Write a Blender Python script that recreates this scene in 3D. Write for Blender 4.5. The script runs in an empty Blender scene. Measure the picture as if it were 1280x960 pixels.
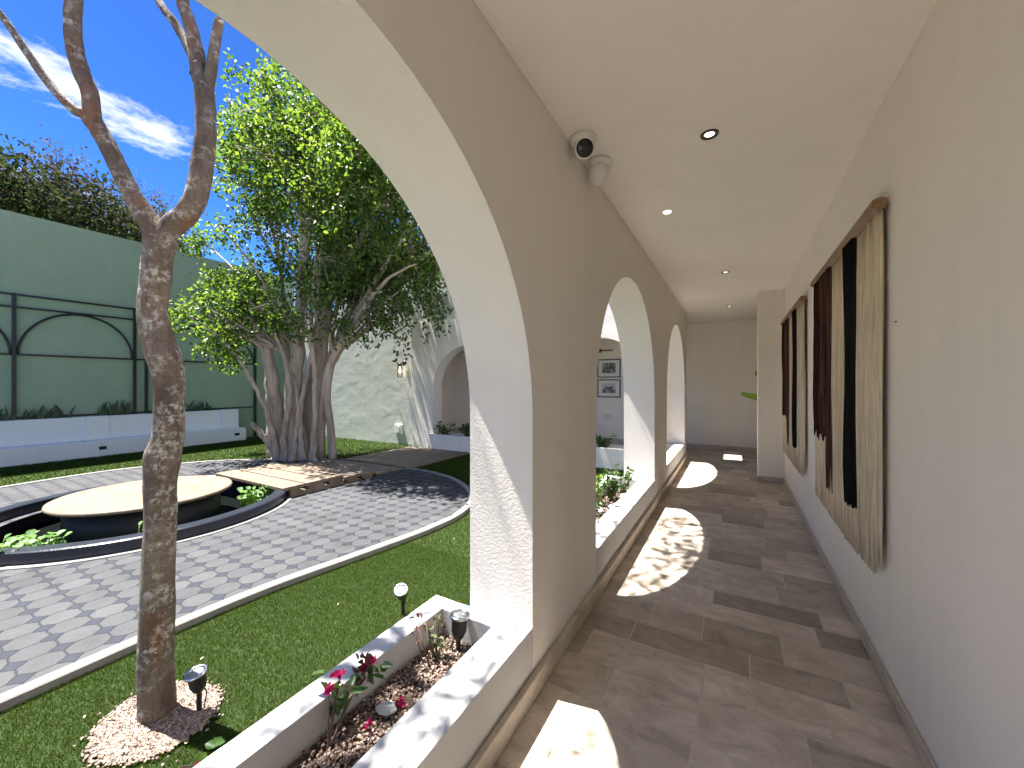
import bpy, bmesh, math, random
import numpy as np
from mathutils import Vector, Matrix
R = math.radians
random.seed(7)
rng = np.random.default_rng(7)
scn = bpy.context.scene
COL = scn.collection
ZG = -0.25            # lawn level (corridor floor is 0)

# ------------------------------------------------------------------ camera
FPX = 490.0
YAW = math.atan(278.0 / FPX)
cam_d = bpy.data.cameras.new('camera')
cam = bpy.data.objects.new('camera', cam_d)
COL.objects.link(cam)
cam.location = (0, 0, 1.5)
cam.rotation_euler = (R(90), 0, YAW)
cam_d.sensor_width = 36
cam_d.lens = 36 * FPX / 1280
cam_d.clip_start = 0.02
cam_d.clip_end = 2000
scn.camera = cam
CA, SA = math.cos(YAW), math.sin(YAW)


def ray(u, v):
    p = (u - 640) / FPX
    return Vector((p * CA - SA, p * SA + CA, (480 - v) / FPX))


def at_depth(u, v, d):
    r = ray(u, v) * d
    return Vector((r.x, r.y, r.z + 1.5))


def at_z(u, v, z):
    r = ray(u, v)
    t = (z - 1.5) / r.z
    return Vector((r.x * t, r.y * t, z))


def at_x(u, v, X):
    r = ray(u, v)
    t = X / r.x
    return Vector((X, r.y * t, r.z * t + 1.5))


# ------------------------------------------------------------------ helpers
def tag(o, label=None, cat=None, group=None, kind=None):
    if label: o['label'] = label
    if cat: o['category'] = cat
    if group: o['group'] = group
    if kind: o['kind'] = kind
    return o


def empty(name, loc=(0, 0, 0), rz=0.0):
    o = bpy.data.objects.new(name, None)
    o.empty_display_size = 0.1
    o.location = loc
    o.rotation_euler = (0, 0, rz)
    COL.objects.link(o)
    return o


def kids(o):
    return [c for c in bpy.data.objects if c.parent == o]


def copy_tree(o, parent=None):
    c = o.copy()
    COL.objects.link(c)
    if parent is not None:
        c.parent = parent
    for ch in kids(o):
        copy_tree(ch, c)
    return c


class MB:
    """collects shapes, links them as one mesh object"""

    def __init__(self):
        self.v = []; self.f = []; self.sm = []; self.mi = []

    def add(self, vs, fs, smooth=False, mi=0):
        b = len(self.v)
        self.v += [tuple(x) for x in vs]
        for f in fs:
            self.f.append(tuple(i + b for i in f)); self.sm.append(smooth); self.mi.append(mi)
        return self

    def box(self, lo, hi, mi=0):
        x0, y0, z0 = lo; x1, y1, z1 = hi
        vs = [(x0, y0, z0), (x1, y0, z0), (x1, y1, z0), (x0, y1, z0), (x0, y0, z1), (x1, y0, z1), (x1, y1, z1), (x0, y1, z1)]
        fs = [(0, 3, 2, 1), (4, 5, 6, 7), (0, 1, 5, 4), (1, 2, 6, 5), (2, 3, 7, 6), (3, 0, 4, 7)]
        return self.add(vs, fs, mi=mi)

    def bbox(self, lo, hi, bev=0.005, seg=2, mi=0):
        """bevelled box"""
        bm = bmesh.new()
        bmesh.ops.create_cube(bm, size=1)
        for v in bm.verts:
            v.co = Vector([(lo[i] + hi[i]) / 2 + v.co[i] * (hi[i] - lo[i]) for i in range(3)])
        bmesh.ops.bevel(bm, geom=bm.edges[:], offset=bev, segments=seg, profile=0.5, affect='EDGES')
        bm.verts.index_update()
        self.add([v.co for v in bm.verts], [[v.index for v in f.verts] for f in bm.faces], mi=mi)
        bm.free()
        return self

    def lathe(self, prof, n=32, origin=(0, 0, 0), mat=None, smooth=True, mi=0, cap0=True, cap1=True):
        o = Vector(origin)
        vs = []
        for (r, z) in prof:
            for k in range(n):
                a = 2 * math.pi * k / n
                p = Vector((r * math.cos(a), r * math.sin(a), z))
                if mat is not None: p = mat @ p
                vs.append(p + o)
        fs = []
        for i in range(len(prof) - 1):
            for k in range(n):
                k2 = (k + 1) % n
                fs.append((i * n + k, i * n + k2, (i + 1) * n + k2, (i + 1) * n + k))
        self.add(vs, fs, smooth, mi)
        b = len(self.v) - len(vs)
        if cap0:
            self.f.append(tuple(b + k for k in reversed(range(n)))); self.sm.append(False); self.mi.append(mi)
        if cap1:
            self.f.append(tuple(b + (len(prof) - 1) * n + k for k in range(n))); self.sm.append(False); self.mi.append(mi)
        return self

    def tube(self, pts, rad, n=12, jitter=0.0, mi=0, smooth=True, flutes=None, cap=True):
        pts = [Vector(p) for p in pts]
        m = len(pts)
        if not hasattr(rad, '__len__'): rad = [rad] * m
        t0 = (pts[1] - pts[0]).normalized()
        ref = Vector((1, 0, 0)) if abs(t0.x) < 0.8 else Vector((0, 1, 0))
        nrm = t0.cross(ref).normalized()
        vs = []
        for i in range(m):
            t = (pts[min(i + 1, m - 1)] - pts[max(i - 1, 0)]).normalized()
            nrm = (nrm - t * nrm.dot(t)).normalized()
            bn = t.cross(nrm)
            for k in range(n):
                a = 2 * math.pi * k / n
                r = rad[i] * (1 + jitter * (random.random() - .5))
                if flutes: r *= flutes(i / (m - 1), a)
                vs.append(pts[i] + (nrm * math.cos(a) + bn * math.sin(a)) * r)
        fs = [(i * n + k, i * n + (k + 1) % n, (i + 1) * n + (k + 1) % n, (i + 1) * n + k) for i in range(m - 1) for k in range(n)]
        self.add(vs, fs, smooth, mi)
        if cap:
            b = len(self.v) - len(vs)
            self.f.append(tuple(b + k for k in reversed(range(n)))); self.sm.append(False); self.mi.append(mi)
            self.f.append(tuple(b + (m - 1) * n + k for k in range(n))); self.sm.append(False); self.mi.append(mi)
        return self

    def bar(self, a, b, w, h=None):
        """square bar from a to b"""
        a = Vector(a); b = Vector(b); h = h or w
        t = (b - a).normalized()
        up = Vector((0, 0, 1)) if abs(t.z) < .9 else Vector((1, 0, 0))
        s = t.cross(up).normalized(); u = s.cross(t)
        vs = [p + s * (w / 2) * i + u * (h / 2) * j for p in (a, b) for (i, j) in ((-1, -1), (1, -1), (1, 1), (-1, 1))]
        return self.add(vs, [(0, 3, 2, 1), (4, 5, 6, 7), (0, 1, 5, 4), (1, 2, 6, 5), (2, 3, 7, 6), (3, 0, 4, 7)])

    def prism(self, poly, z0, z1, mi=0):
        n = len(poly)
        vs = [(p[0], p[1], z0) for p in poly] + [(p[0], p[1], z1) for p in poly]
        fs = [tuple(reversed(range(n))), tuple(range(n, 2 * n))] + [(k, (k + 1) % n, n + (k + 1) % n, n + k) for k in range(n)]
        return self.add(vs, fs, mi=mi)

    def build(self, name, mats, parent=None, fix=True):
        me = bpy.data.meshes.new(name)
        me.from_pydata(self.v, [], self.f)
        if not isinstance(mats, (list, tuple)): mats = [mats]
        for m in mats: me.materials.append(m)
        me.polygons.foreach_set('use_smooth', self.sm)
        me.polygons.foreach_set('material_index', self.mi)
        if fix:
            bm = bmesh.new(); bm.from_mesh(me)
            bmesh.ops.recalc_face_normals(bm, faces=bm.faces[:])
            bm.to_mesh(me); bm.free()
        me.update()
        o = bpy.data.objects.new(name, me)
        COL.objects.link(o)
        if parent is not None: o.parent = parent
        return o


def np_mesh(name, verts, faces, mats, parent=None, smooth=False):
    """verts (n,3), faces (m,k) arrays"""
    me = bpy.data.meshes.new(name)
    n, (m, k) = len(verts), faces.shape
    me.vertices.add(n); me.loops.add(m * k); me.polygons.add(m)
    me.vertices.foreach_set('co', np.asarray(verts, np.float32).ravel())
    me.loops.foreach_set('vertex_index', np.asarray(faces, np.int32).ravel())
    me.polygons.foreach_set('loop_start', np.arange(0, m * k, k, dtype=np.int32))
    me.polygons.foreach_set('loop_total', np.full(m, k, np.int32))
    if smooth: me.polygons.foreach_set('use_smooth', np.ones(m, bool))
    if not isinstance(mats, (list, tuple)): mats = [mats]
    for mm in mats: me.materials.append(mm)
    me.update(calc_edges=True); me.validate()
    o = bpy.data.objects.new(name, me)
    COL.objects.link(o)
    if parent is not None: o.parent = parent
    return o


def leaves(centers, length, width, up=0.4, fold=0.25, outward=None):
    """leaf blades: 6 vertices, two folded quads each"""
    c = np.asarray(centers); n = len(c)
    d = rng.normal(size=(n, 3)); d[:, 2] -= .45
    if outward is not None: d += outward
    d /= np.linalg.norm(d, axis=1)[:, None]
    nm = rng.normal(size=(n, 3)) * .75; nm[:, 2] += up
    nm -= d * (nm * d).sum(1)[:, None]
    nm /= np.linalg.norm(nm, axis=1)[:, None]
    s = np.cross(d, nm)
    L = (length * rng.uniform(.65, 1.2, n))[:, None]
    W = (width * rng.uniform(.7, 1.15, n))[:, None]
    lift = nm * W * fold
    v = np.stack([c, c + d * L * .3 - s * W * .5 + lift, c + d * L * .68 - s * W * .42 + lift, c + d * L - nm * L * .08,
                  c + d * L * .68 + s * W * .42 + lift, c + d * L * .3 + s * W * .5 + lift], 1).reshape(-1, 3)
    b = (np.arange(n) * 6)[:, None]
    f = np.concatenate([b + np.array([[0, 1, 2, 3]]), b + np.array([[0, 3, 4, 5]])], 0)
    return v, f


def smooth_path(pts, n=8, closed=False):
    """Catmull-Rom"""
    P = [Vector(p) for p in pts]; out = []
    m = len(P)
    segs = m if closed else m - 1
    for i in range(segs):
        if closed: a, b, c, d = P[(i - 1) % m], P[i], P[(i + 1) % m], P[(i + 2) % m]
        else: a, b, c, d = P[max(i - 1, 0)], P[i], P[i + 1], P[min(i + 2, m - 1)]
        for k in range(n):
            t = k / n
            out.append(.5 * ((2 * b) + (c - a) * t + (2 * a - 5 * b + 4 * c - d) * t * t + (3 * b - a - 3 * c + d) * t ** 3))
    if not closed: out.append(P[-1])
    return out


def interp(vals, n=8):
    out = []
    for i in range(len(vals) - 1):
        for k in range(n): out.append(vals[i] + (vals[i + 1] - vals[i]) * k / n)
    out.append(vals[-1])
    return out


# ------------------------------------------------------------------ materials
class NT:
    def __init__(self, name):
        self.m = bpy.data.materials.new(name)
        self.m.use_nodes = True
        self.t = self.m.node_tree
        self.b = self.t.nodes['Principled BSDF']
        self.out = self.t.nodes['Material Output']

    def n(self, typ, **kw):
        nd = self.t.nodes.new(typ)
        for k, v in kw.items():
            if k.startswith('i_'):
                key = k[2:]
                key = int(key) if key.isdigit() else key.replace('_', ' ')
                if hasattr(v, 'is_output') : self.t.links.new(v, nd.inputs[key])
                else: nd.inputs[key].default_value = v
            else: setattr(nd, k, v)
        return nd

    def link(self, a, b): self.t.links.new(a, b)

    def math(self, op, a, b=None, c=None, clamp=False):
        nd = self.t.nodes.new('ShaderNodeMath'); nd.operation = op; nd.use_clamp = clamp
        for i, x in enumerate((a, b, c)):
            if x is None: continue
            if hasattr(x, 'is_output'): self.t.links.new(x, nd.inputs[i])
            else: nd.inputs[i].default_value = x
        return nd.outputs[0]

    def mix(self, f, a, b, typ='MIX'):
        nd = self.t.nodes.new('ShaderNodeMix'); nd.data_type = 'RGBA'; nd.blend_type = typ
        for i, x in ((0, f), (6, a), (7, b)):
            if hasattr(x, 'is_output'): self.t.links.new(x, nd.inputs[i])
            elif i == 0: nd.inputs[0].default_value = x
            else: nd.inputs[i].default_value = (*x[:3], 1)
        return nd.outputs[2]

    def coord(self): return self.n('ShaderNodeTexCoord').outputs['Object']

    def noise(self, scale, detail=4, rough=.55, vec=None, dist=0.0, out=0):
        nd = self.n('ShaderNodeTexNoise')
        nd.inputs['Scale'].default_value = scale; nd.inputs['Detail'].default_value = detail
        nd.inputs['Roughness'].default_value = rough; nd.inputs['Distortion'].default_value = dist
        self.link(vec if vec is not None else self.coord(), nd.inputs['Vector'])
        return nd.outputs[out]

    def mapped(self, scale=(1, 1, 1), rot=(0, 0, 0), loc=(0, 0, 0)):
        nd = self.n('ShaderNodeMapping')
        nd.inputs['Scale'].default_value = scale; nd.inputs['Rotation'].default_value = rot; nd.inputs['Location'].default_value = loc
        self.link(self.coord(), nd.inputs['Vector'])
        return nd.outputs[0]

    def ramp(self, fac, stops):
        nd = self.n('ShaderNodeValToRGB')
        cr = nd.color_ramp
        while len(cr.elements) < len(stops): cr.elements.new(.5)
        for e, (p, c) in zip(cr.elements, stops):
            e.position = p; e.color = (*c[:3], 1) if hasattr(c, '__len__') else (c, c, c, 1)
        self.link(fac, nd.inputs[0])
        return nd.outputs[0]

    def bump(self, h, dist=.01, strength=1.0, normal=None):
        nd = self.n('ShaderNodeBump')
        nd.inputs['Distance'].default_value = dist; nd.inputs['Strength'].default_value = strength
        self.link(h, nd.inputs['Height'])
        if normal is not None: self.link(normal, nd.inputs['Normal'])
        return nd.outputs[0]

    def set(self, base=None, rough=None, normal=None, metal=None, spec=None):
        for k, x in (('Base Color', base), ('Roughness', rough), ('Normal', normal), ('Metallic', metal), ('Specular IOR Level', spec)):
            if x is None: continue
            if hasattr(x, 'is_output'): self.link(x, self.b.inputs[k])
            elif k == 'Base Color': self.b.inputs[k].default_value = (*x, 1)
            else: self.b.inputs[k].default_value = x
        return self


def plain(name, col, rough=.5, metal=0.0, var=.12, scale=8, bump=0.0, bscale=120):
    t = NT(name)
    c = t.mix(t.math('MULTIPLY', t.noise(scale), 1.0), [x * (1 - var) for x in col], [min(1, x * (1 + var)) for x in col])
    t.set(c, rough, metal=metal)
    if bump: t.set(normal=t.bump(t.noise(bscale, 3), bump))
    return t.m


def plaster(name, col, grain=.002, gscale=80, wave=.004, rough=.85, bevel=.006, dirt=0.06):
    t = NT(name)
    n1 = t.noise(1.3, 6, .6)
    c = t.mix(n1, [x * (1 - dirt * 1.4) for x in col], [min(1, x * (1 + dirt * .5)) for x in col])
    sp = t.ramp(t.noise(17, 7, .72), [(.0, 1), (.66, 1), (.80, .86)])
    c = t.mix(1.0, c, sp, 'MULTIPLY')
    st = t.ramp(t.noise(4.5, 4, .6, t.mapped((1, 1, .12))), [(.0, .93), (.40, .97), (.55, 1), (1, 1)])   # faint run marks
    c = t.mix(.7, c, st, 'MULTIPLY')
    bv = t.n('ShaderNodeBevel', samples=4); bv.inputs['Radius'].default_value = bevel
    nb = t.bump(t.noise(3.2, 3), wave * 4, .5, bv.outputs[0])
    nb = t.bump(t.noise(gscale, 3, .6), grain * 2, .8, nb)
    t.set(c, t.ramp(t.noise(6, 4), [(.3, rough - .12), (.7, rough)]), nb, spec=.3)
    return t.m


M = {}
M['cream'] = plaster('cream_plaster', (.83, .785, .725), grain=.0024, gscale=95, wave=.00012)
M['cream_smooth'] = plaster('smooth_cream_paint', (.88, .83, .765), grain=.0010, gscale=40, wave=.004)
M['ceiling'] = plaster('ceiling_paint', (.88, .83, .755), grain=.0004, gscale=60, wave=.002)
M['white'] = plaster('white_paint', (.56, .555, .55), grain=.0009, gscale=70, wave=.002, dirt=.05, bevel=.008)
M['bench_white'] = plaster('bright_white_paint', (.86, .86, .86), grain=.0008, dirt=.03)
M['green_wall'] = plaster('sage_green_paint', (.335, .435, .315), grain=.002, gscale=30, wave=.012, dirt=.14)
M['grey_building'] = plaster('grey_green_render', (.30, .33, .30), grain=.001, dirt=.1)

t = NT('troweled_plaster')   # hand trowelled grey green wall
m1 = t.mapped((1, 1, 1.35))
n1 = t.noise(2.0, 2, .45, m1, .5)
n2 = t.noise(5.5, 3, .5, m1, .4)
n3 = t.noise(60, 3, .6)
h = t.math('ADD', t.math('MULTIPLY', n1, .9), t.math('ADD', t.math('MULTIPLY', n2, .22), t.math('MULTIPLY', n3, .035)))
c = t.mix(t.noise(1.1, 5), (.46, .49, .445), (.58, .60, .555))
t.set(c, .9, t.bump(h, .018, .55))
M['trowel'] = t.m

t = NT('travertine_tile')      # per tile tone comes from the colour attribute
at = t.n('ShaderNodeAttribute', attribute_name='tone')
sep = t.n('ShaderNodeSeparateColor'); t.link(at.outputs['Color'], sep.inputs[0])
off = t.n('ShaderNodeCombineXYZ'); t.link(t.math('MULTIPLY', sep.outputs[1], 40.0), off.inputs[0]); t.link(t.math('MULTIPLY', sep.outputs[1], 77.0), off.inputs[1])
va = t.n('ShaderNodeVectorMath', operation='ADD'); t.link(t.mapped((1.0, 1.6, 1)), va.inputs[0]); t.link(off.outputs[0], va.inputs[1])
vein = t.noise(4.2, 9, .7, va.outputs[0], .7)
base = t.ramp(vein, [(.28, (.31, .26, .21)), (.44, (.46, .395, .325)), (.56, (.56, .49, .415)), (.72, (.68, .61, .53))])
tone = t.mix(1.0, base, t.ramp(sep.outputs[0], [(0, (.62, .60, .58)), (.35, (.90, .885, .87)), (.7, (1.06, 1.05, 1.04)), (1, (1.24, 1.23, 1.21))]), 'MULTIPLY')
fleck = t.ramp(t.noise(26, 7, .75, va.outputs[0]), [(0, .35), (.30, .72), (.44, 1), (1, 1.05)])
tone = t.mix(.85, tone, fleck, 'MULTIPLY')
tone = t.mix(.6, tone, t.ramp(t.noise(85, 5, .75, va.outputs[0]), [(.25, .5), (.42, 1), (.75, 1.12)]), 'MULTIPLY')
pit = t.ramp(t.noise(90, 3, .6, va.outputs[0]), [(.0, 0), (.33, 0), (.40, 1), (1, 1)])
t.set(tone, t.math('ADD', .22, t.math('MULTIPLY', vein, .42)), t.bump(pit, .0015, .5), spec=.35)
M['travertine'] = t.m
M['grout'] = plain('grout', (.60, .545, .475), .9, bump=.001)

t = NT('travertine_slab')
vein = t.noise(5, 7, .62, t.mapped((1, 2.4, 1)), 1.0)
c = t.ramp(vein, [(.25, (.14, .105, .075)), (.5, (.195, .15, .11)), (.75, (.24, .19, .145))])
fl = t.ramp(t.noise(40, 5, .7), [(0, .6), (.36, 1), (1, 1)])
c = t.mix(.8, c, t.ramp(t.noise(2.2, 6, .7), [(.3, .78), (.55, 1), (.75, 1.1)]), 'MULTIPLY')
t.set(t.mix(.75, c, fl, 'MULTIPLY'), .6, t.bump(t.noise(60, 3), .002, .5), spec=.3)
M['slab'] = t.m

t = NT('skirting_travertine')
vein = t.noise(5, 8, .7, t.mapped((1, 1.2, 2)), .6)
t.set(t.mix(.4, t.ramp(vein, [(.3, (.40, .335, .27)), (.5, (.53, .46, .385)), (.7, (.62, .55, .47))]), t.ramp(t.noise(40, 5, .7), [(0, .6), (.36, 1), (1, 1)]), 'MULTIPLY'), .5, t.bump(t.noise(60, 3), .001, .4), spec=.3)
M['skirt'] = t.m

t = NT('octagon_pavers')      # octagons with small square insets, 0.2 m module
sx = t.n('ShaderNodeSeparateXYZ'); t.link(t.coord(), sx.inputs[0])
P_ = .2
nzw = t.math('MULTIPLY', t.math('SUBTRACT', t.noise(13, 3), .5), .026)
fx = t.math('SUBTRACT', t.math('FRACT', t.math('ADD', t.math('DIVIDE', t.math('ADD', t.math('ADD', sx.outputs[0], 3.79), nzw), P_), 100.5)), .5)
fy = t.math('SUBTRACT', t.math('FRACT', t.math('ADD', t.math('DIVIDE', t.math('ADD', t.math('SUBTRACT', sx.outputs[1], .77), nzw), P_), 100.5)), .5)
ax = t.math('ABSOLUTE', fx); ay = t.math('ABSOLUTE', fy)    # 0 at the insets
sm = t.math('ADD', ax, ay)
DOT = .30
isdot = t.math('LESS_THAN', sm, DOT)
jd = t.math('ABSOLUTE', t.math('SUBTRACT', sm, DOT))
jl = t.math('ADD', t.math('MINIMUM', ax, ay), t.math('MULTIPLY', isdot, 1.0))
jw = t.math('MINIMUM', jd, jl)
joint = t.math('SUBTRACT', 1.0, t.math('SMOOTH_MIN', 1.0, t.math('DIVIDE', jw, .046), .25), clamp=True)
cellx = t.math('FLOOR', t.math('ADD', t.math('DIVIDE', t.math('ADD', sx.outputs[0], 3.79), P_), 100.0))
celly = t.math('FLOOR', t.math('ADD', t.math('DIVIDE', t.math('SUBTRACT', sx.outputs[1], .77), P_), 100.0))
cv = t.n('ShaderNodeCombineXYZ'); t.link(cellx, cv.inputs[0]); t.link(celly, cv.inputs[1])
wn = t.n('ShaderNodeTexWhiteNoise', noise_dimensions='2D'); t.link(cv.outputs[0], wn.inputs['Vector'])
octc = t.mix(wn.outputs[0], (.054, .056, .061), (.070, .072, .077))
dots = (.027, .031, .044)
c = t.mix(isdot, octc, dots)
c = t.mix(t.noise(5, 6, .65), t.mix(1, c, (.74, .74, .74), 'MULTIPLY'), t.mix(1, c, (1.18, 1.17, 1.15), 'MULTIPLY'))
c = t.mix(1, c, t.ramp(t.noise(140, 3, .6), [(.2, .68), (.7, 1.15)]), 'MULTIPLY')
c = t.mix(.9, c, t.ramp(t.noise(1.7, 6, .7), [(.3, .62), (.5, 1), (.7, 1.15)]), 'MULTIPLY')
c = t.mix(t.math('MULTIPLY', joint, .9), c, (.015, .016, .020))
hgt = t.math('ADD', t.math('MULTIPLY', joint, -1.0), t.math('MULTIPLY', t.noise(120, 3), .25))
t.set(c, .8, t.bump(hgt, .005, .8), spec=.25)
M['pavers'] = t.m
M['kerb'] = plain('kerb_concrete', (.20, .192, .18), .85, var=.28, scale=9, bump=.002)
M['lawn'] = plain('turf_mat', (.03, .055, .008), .95, var=.4, scale=50, bump=.01, bscale=300)
M['soil'] = plain('dark_soil', (.10, .07, .05), .95, var=.4, scale=20, bump=.01)
M['earth'] = plain('earth', (.22, .18, .13), .95, var=.3, scale=.5)


def isl(name, cols, rough=.8, trans=None, tw=.5, spec=.3):
    """colour varies per loose piece (leaf, pebble, grass blade)"""
    t = NT(name)
    g = t.n('ShaderNodeNewGeometry')
    n = len(cols)
    c = t.ramp(g.outputs['Random Per Island'], [(i / max(1, n - 1), x) for i, x in enumerate(cols)])
    t.set(c, rough, spec=spec)
    if trans is not None:
        tb = t.n('ShaderNodeBsdfTranslucent')
        t.link(t.mix(1, c, trans, 'MULTIPLY'), tb.inputs['Color'])
        mx = t.n('ShaderNodeMixShader'); mx.inputs[0].default_value = tw
        t.link(t.b.outputs[0], mx.inputs[1]); t.link(tb.outputs[0], mx.inputs[2]); t.link(mx.outputs[0], t.out.inputs[0])
    return t.m


M['turf'] = isl('turf_blades', [(.023, .048, .004), (.040, .074, .006), (.054, .09, .010), (.032, .062, .005), (.075, .09, .02)], .95, (1.3, 1.4, .6), .3, .03)
M['ficus_leaf'] = isl('ficus_leaf', [(.03, .064, .012), (.055, .105, .018), (.042, .085, .016), (.088, .145, .024), (.125, .185, .036)], .38, (2.35, 2.2, 1.1), .52, .5)
M['hedge_leaf'] = isl('hedge_leaf', [(.025, .042, .014), (.04, .058, .022), (.05, .05, .028), (.03, .048, .016)], .8, (1.4, 1.4, 1.0), .3, .1)
M['dry_twig_leaf'] = isl('russet_leaf', [(.10, .07, .055), (.14, .095, .085), (.08, .065, .045), (.16, .11, .10)], .8, (1.2, 1.1, 1.0), .25, .3)
M['canopy_leaf'] = isl('canopy_leaf', [(.06, .14, .025), (.09, .2, .03)], .45, (1.8, 1.8, 1.0), .4)
M['shrub_leaf'] = isl('shrub_leaf', [(.035, .085, .025), (.06, .13, .03), (.05, .11, .03)], .4, (1.8, 1.8, 1.0), .3, .5)
M['lime_leaf'] = isl('lime_leaf', [(.14, .26, .04), (.20, .32, .06)], .5, (1.6, 1.6, 1.0), .4)
M['dull_leaf'] = isl('dull_leaf', [(.10, .15, .06), (.16, .19, .09), (.13, .16, .08)], .6, (1.5, 1.5, 1.0), .35)
M['bronze_leaf'] = isl('bronze_leaf', [(.16, .06, .05), (.10, .07, .04), (.2, .08, .07)], .5, (1.5, 1.3, 1.2), .3)
M['bract'] = isl('magenta_bract', [(.42, .015, .09), (.5, .02, .13), (.36, .02, .05)], .5, (1.4, 1.4, 1.5), .45)
M['pale_leaf'] = isl('pond_leaf', [(.15, .27, .09), (.20, .32, .12), (.11, .22, .06)], .4, (1.4, 1.5, 1.1), .35, .5)
M['snake_leaf'] = isl('snake_plant_leaf', [(.045, .07, .03), (.08, .10, .05), (.05, .085, .04)], .45)
M['pink_pebble'] = isl('pale_pebble', [(.24, .175, .135), (.30, .235, .195), (.20, .145, .11), (.34, .28, .24), (.26, .195, .16)], .75)
M['brown_pebble'] = isl('mixed_pebble', [(.28, .20, .16), (.12, .075, .055), (.38, .29, .24), (.20, .13, .10), (.46, .38, .33)], .75)
M['rock'] = plain('pale_rock', (.62, .60, .56), .85, var=.2, scale=14, bump=.01, bscale=40)
M['litter'] = isl('dry_leaf', [(.42, .30, .16), (.50, .42, .28), (.30, .17, .09)], .8)
M['black_metal'] = plain('black_metal', (.012, .013, .015), .4, var=.1)
M['dark_plastic'] = plain('black_plastic', (.016, .016, .018), .45, var=.1)
M['pond_black'] = plain('black_tile', (.016, .02, .032), .3, var=.35, scale=5, bump=.0015, bscale=60)
M['pond_dark'] = plain('pond_lining', (.008, .01, .012), .55)
t = NT('pond_water'); t.set((.004, .006, .005), .25, spec=.08, normal= t.bump(t.noise(9, 2), .004, .3)); M['water'] = t.m
t = NT('chrome_ring'); t.set((.55, .56, .58), .22, metal=1.0); M['steel'] = t.m
t = NT('lamp_lens'); t.set((.22, .225, .22), .2, spec=.6); M['lens'] = t.m
t = NT('black_lens'); t.set((.004, .004, .005), .08, spec=.6); M['dark_lens'] = t.m
M['white_plastic'] = plain('white_plastic', (.72, .70, .66), .4, var=.03)


def emit(name, col, s):
    t = NT(name)
    t.set(col, .4)
    t.b.inputs['Emission Color'].default_value = (*col, 1); t.b.inputs['Emission Strength'].default_value = s
    return t.m


M['bulb'] = emit('warm_bulb', (1.0, .72, .42), 1.6)
M['diode'] = emit('downlight_diode', (1.0, .86, .66), .9)
t = NT('clear_glass')
tb = t.n('ShaderNodeBsdfTransparent'); gl = t.n('ShaderNodeBsdfGlossy'); gl.inputs['Roughness'].default_value = .05
fr = t.n('ShaderNodeFresnel'); fr.inputs[0].default_value = 1.45
mx = t.n('ShaderNodeMixShader'); t.link(fr.outputs[0], mx.inputs[0]); t.link(tb.outputs[0], mx.inputs[1]); t.link(gl.outputs[0], mx.inputs[2]); t.link(mx.outputs[0], t.out.inputs[0])
M['glass'] = t.m
t = NT('oak_bar')
w = t.noise(9, 6, .6, t.mapped((6, .6, 6)), .6)
t.set(t.ramp(w, [(.3, (.16, .085, .038)), (.6, (.26, .15, .075)), (.8, (.31, .19, .10))]), .5, t.bump(w, .001))
M['wood'] = t.m


def yarn(name, cols):
    t = NT(name)
    g = t.n('ShaderNodeNewGeometry')
    c = t.ramp(g.outputs['Random Per Island'], [(i / (len(cols) - 1), x) for i, x in enumerate(cols)])
    w = t.noise(150, 4, .7, t.mapped((1, 1, .03)))
    w2 = t.noise(14, 3, .6, t.mapped((1, 3, .12)))
    c2 = t.mix(1, c, t.ramp(w, [(.25, .62), (.7, 1.08)]), 'MULTIPLY')
    t.set(t.mix(1, c2, t.ramp(w2, [(.3, .8), (.65, 1.05)]), 'MULTIPLY'), .95, t.bump(w, .003), spec=.1)
    return t.m


M['yarn_cream'] = yarn('cream_yarn', [(.76, .63, .45), (.88, .76, .58), (.82, .69, .51), (.90, .80, .63)])
M['yarn_maroon'] = yarn('maroon_yarn', [(.035, .014, .014), (.06, .022, .02), (.028, .010, .012)])
M['yarn_brown'] = yarn('brown_yarn', [(.10, .055, .04), (.14, .08, .06), (.08, .04, .03)])
M['yarn_black'] = yarn('black_yarn', [(.014, .013, .014), (.024, .021, .022), (.010, .010, .011)])

t = NT('copalwood_bark')       # grey brown bark, russet patches, pale lichen
g1 = t.noise(5, 6, .65, t.mapped((1, 1, .55)), .4)
c = t.ramp(g1, [(.28, (.07, .05, .038)), (.46, (.135, .10, .078)), (.6, (.19, .15, .118)), (.75, (.16, .10, .07))])
rus = t.ramp(t.noise(3.1, 4, .6, t.mapped((1.6, 1.6, .5), loc=(3, 1, 0)), .5), [(.0, 0), (.54, 0), (.66, .6), (1, .75)])
c = t.mix(rus, c, (.22, .085, .042))
lic = t.math('MULTIPLY', t.ramp(t.noise(5.5, 4, .6, t.mapped((1, 1, 1.5), loc=(7, 2, 4))), [(0, 0), (.46, 0), (.62, 1), (1, 1)]),
             t.ramp(t.noise(30, 6, .8), [(0, 0), (.49, 0), (.56, 1), (1, 1)]))
c = t.mix(t.math('MULTIPLY', lic, .92), c, (.47, .44, .40))
c = t.mix(.75, c, t.ramp(t.noise(75, 6, .75), [(.25, .55), (.5, 1), (.75, 1.3)]), 'MULTIPLY')
vor = t.n('ShaderNodeTexVoronoi', feature='DISTANCE_TO_EDGE'); vor.inputs['Scale'].default_value = 9; t.link(t.mapped((2.2, 2.2, .7)), vor.inputs['Vector'])
crk = t.ramp(vor.outputs[0], [(0, 0), (.10, 1), (1, 1)])
c = t.mix(.35, c, t.ramp(vor.outputs[0], [(0, .45), (.07, 1), (1, 1)]), 'MULTIPLY')
fib = t.math('ADD', t.math('MULTIPLY', t.noise(26, 6, .7, t.mapped((3, 3, .5))), 1.3), t.math('MULTIPLY', crk, .35))
t.set(c, .8, t.bump(t.math('ADD', fib, t.math('MULTIPLY', t.noise(8, 4), 1.2)), .012, .7), spec=.25)
M['bark'] = t.m
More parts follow.
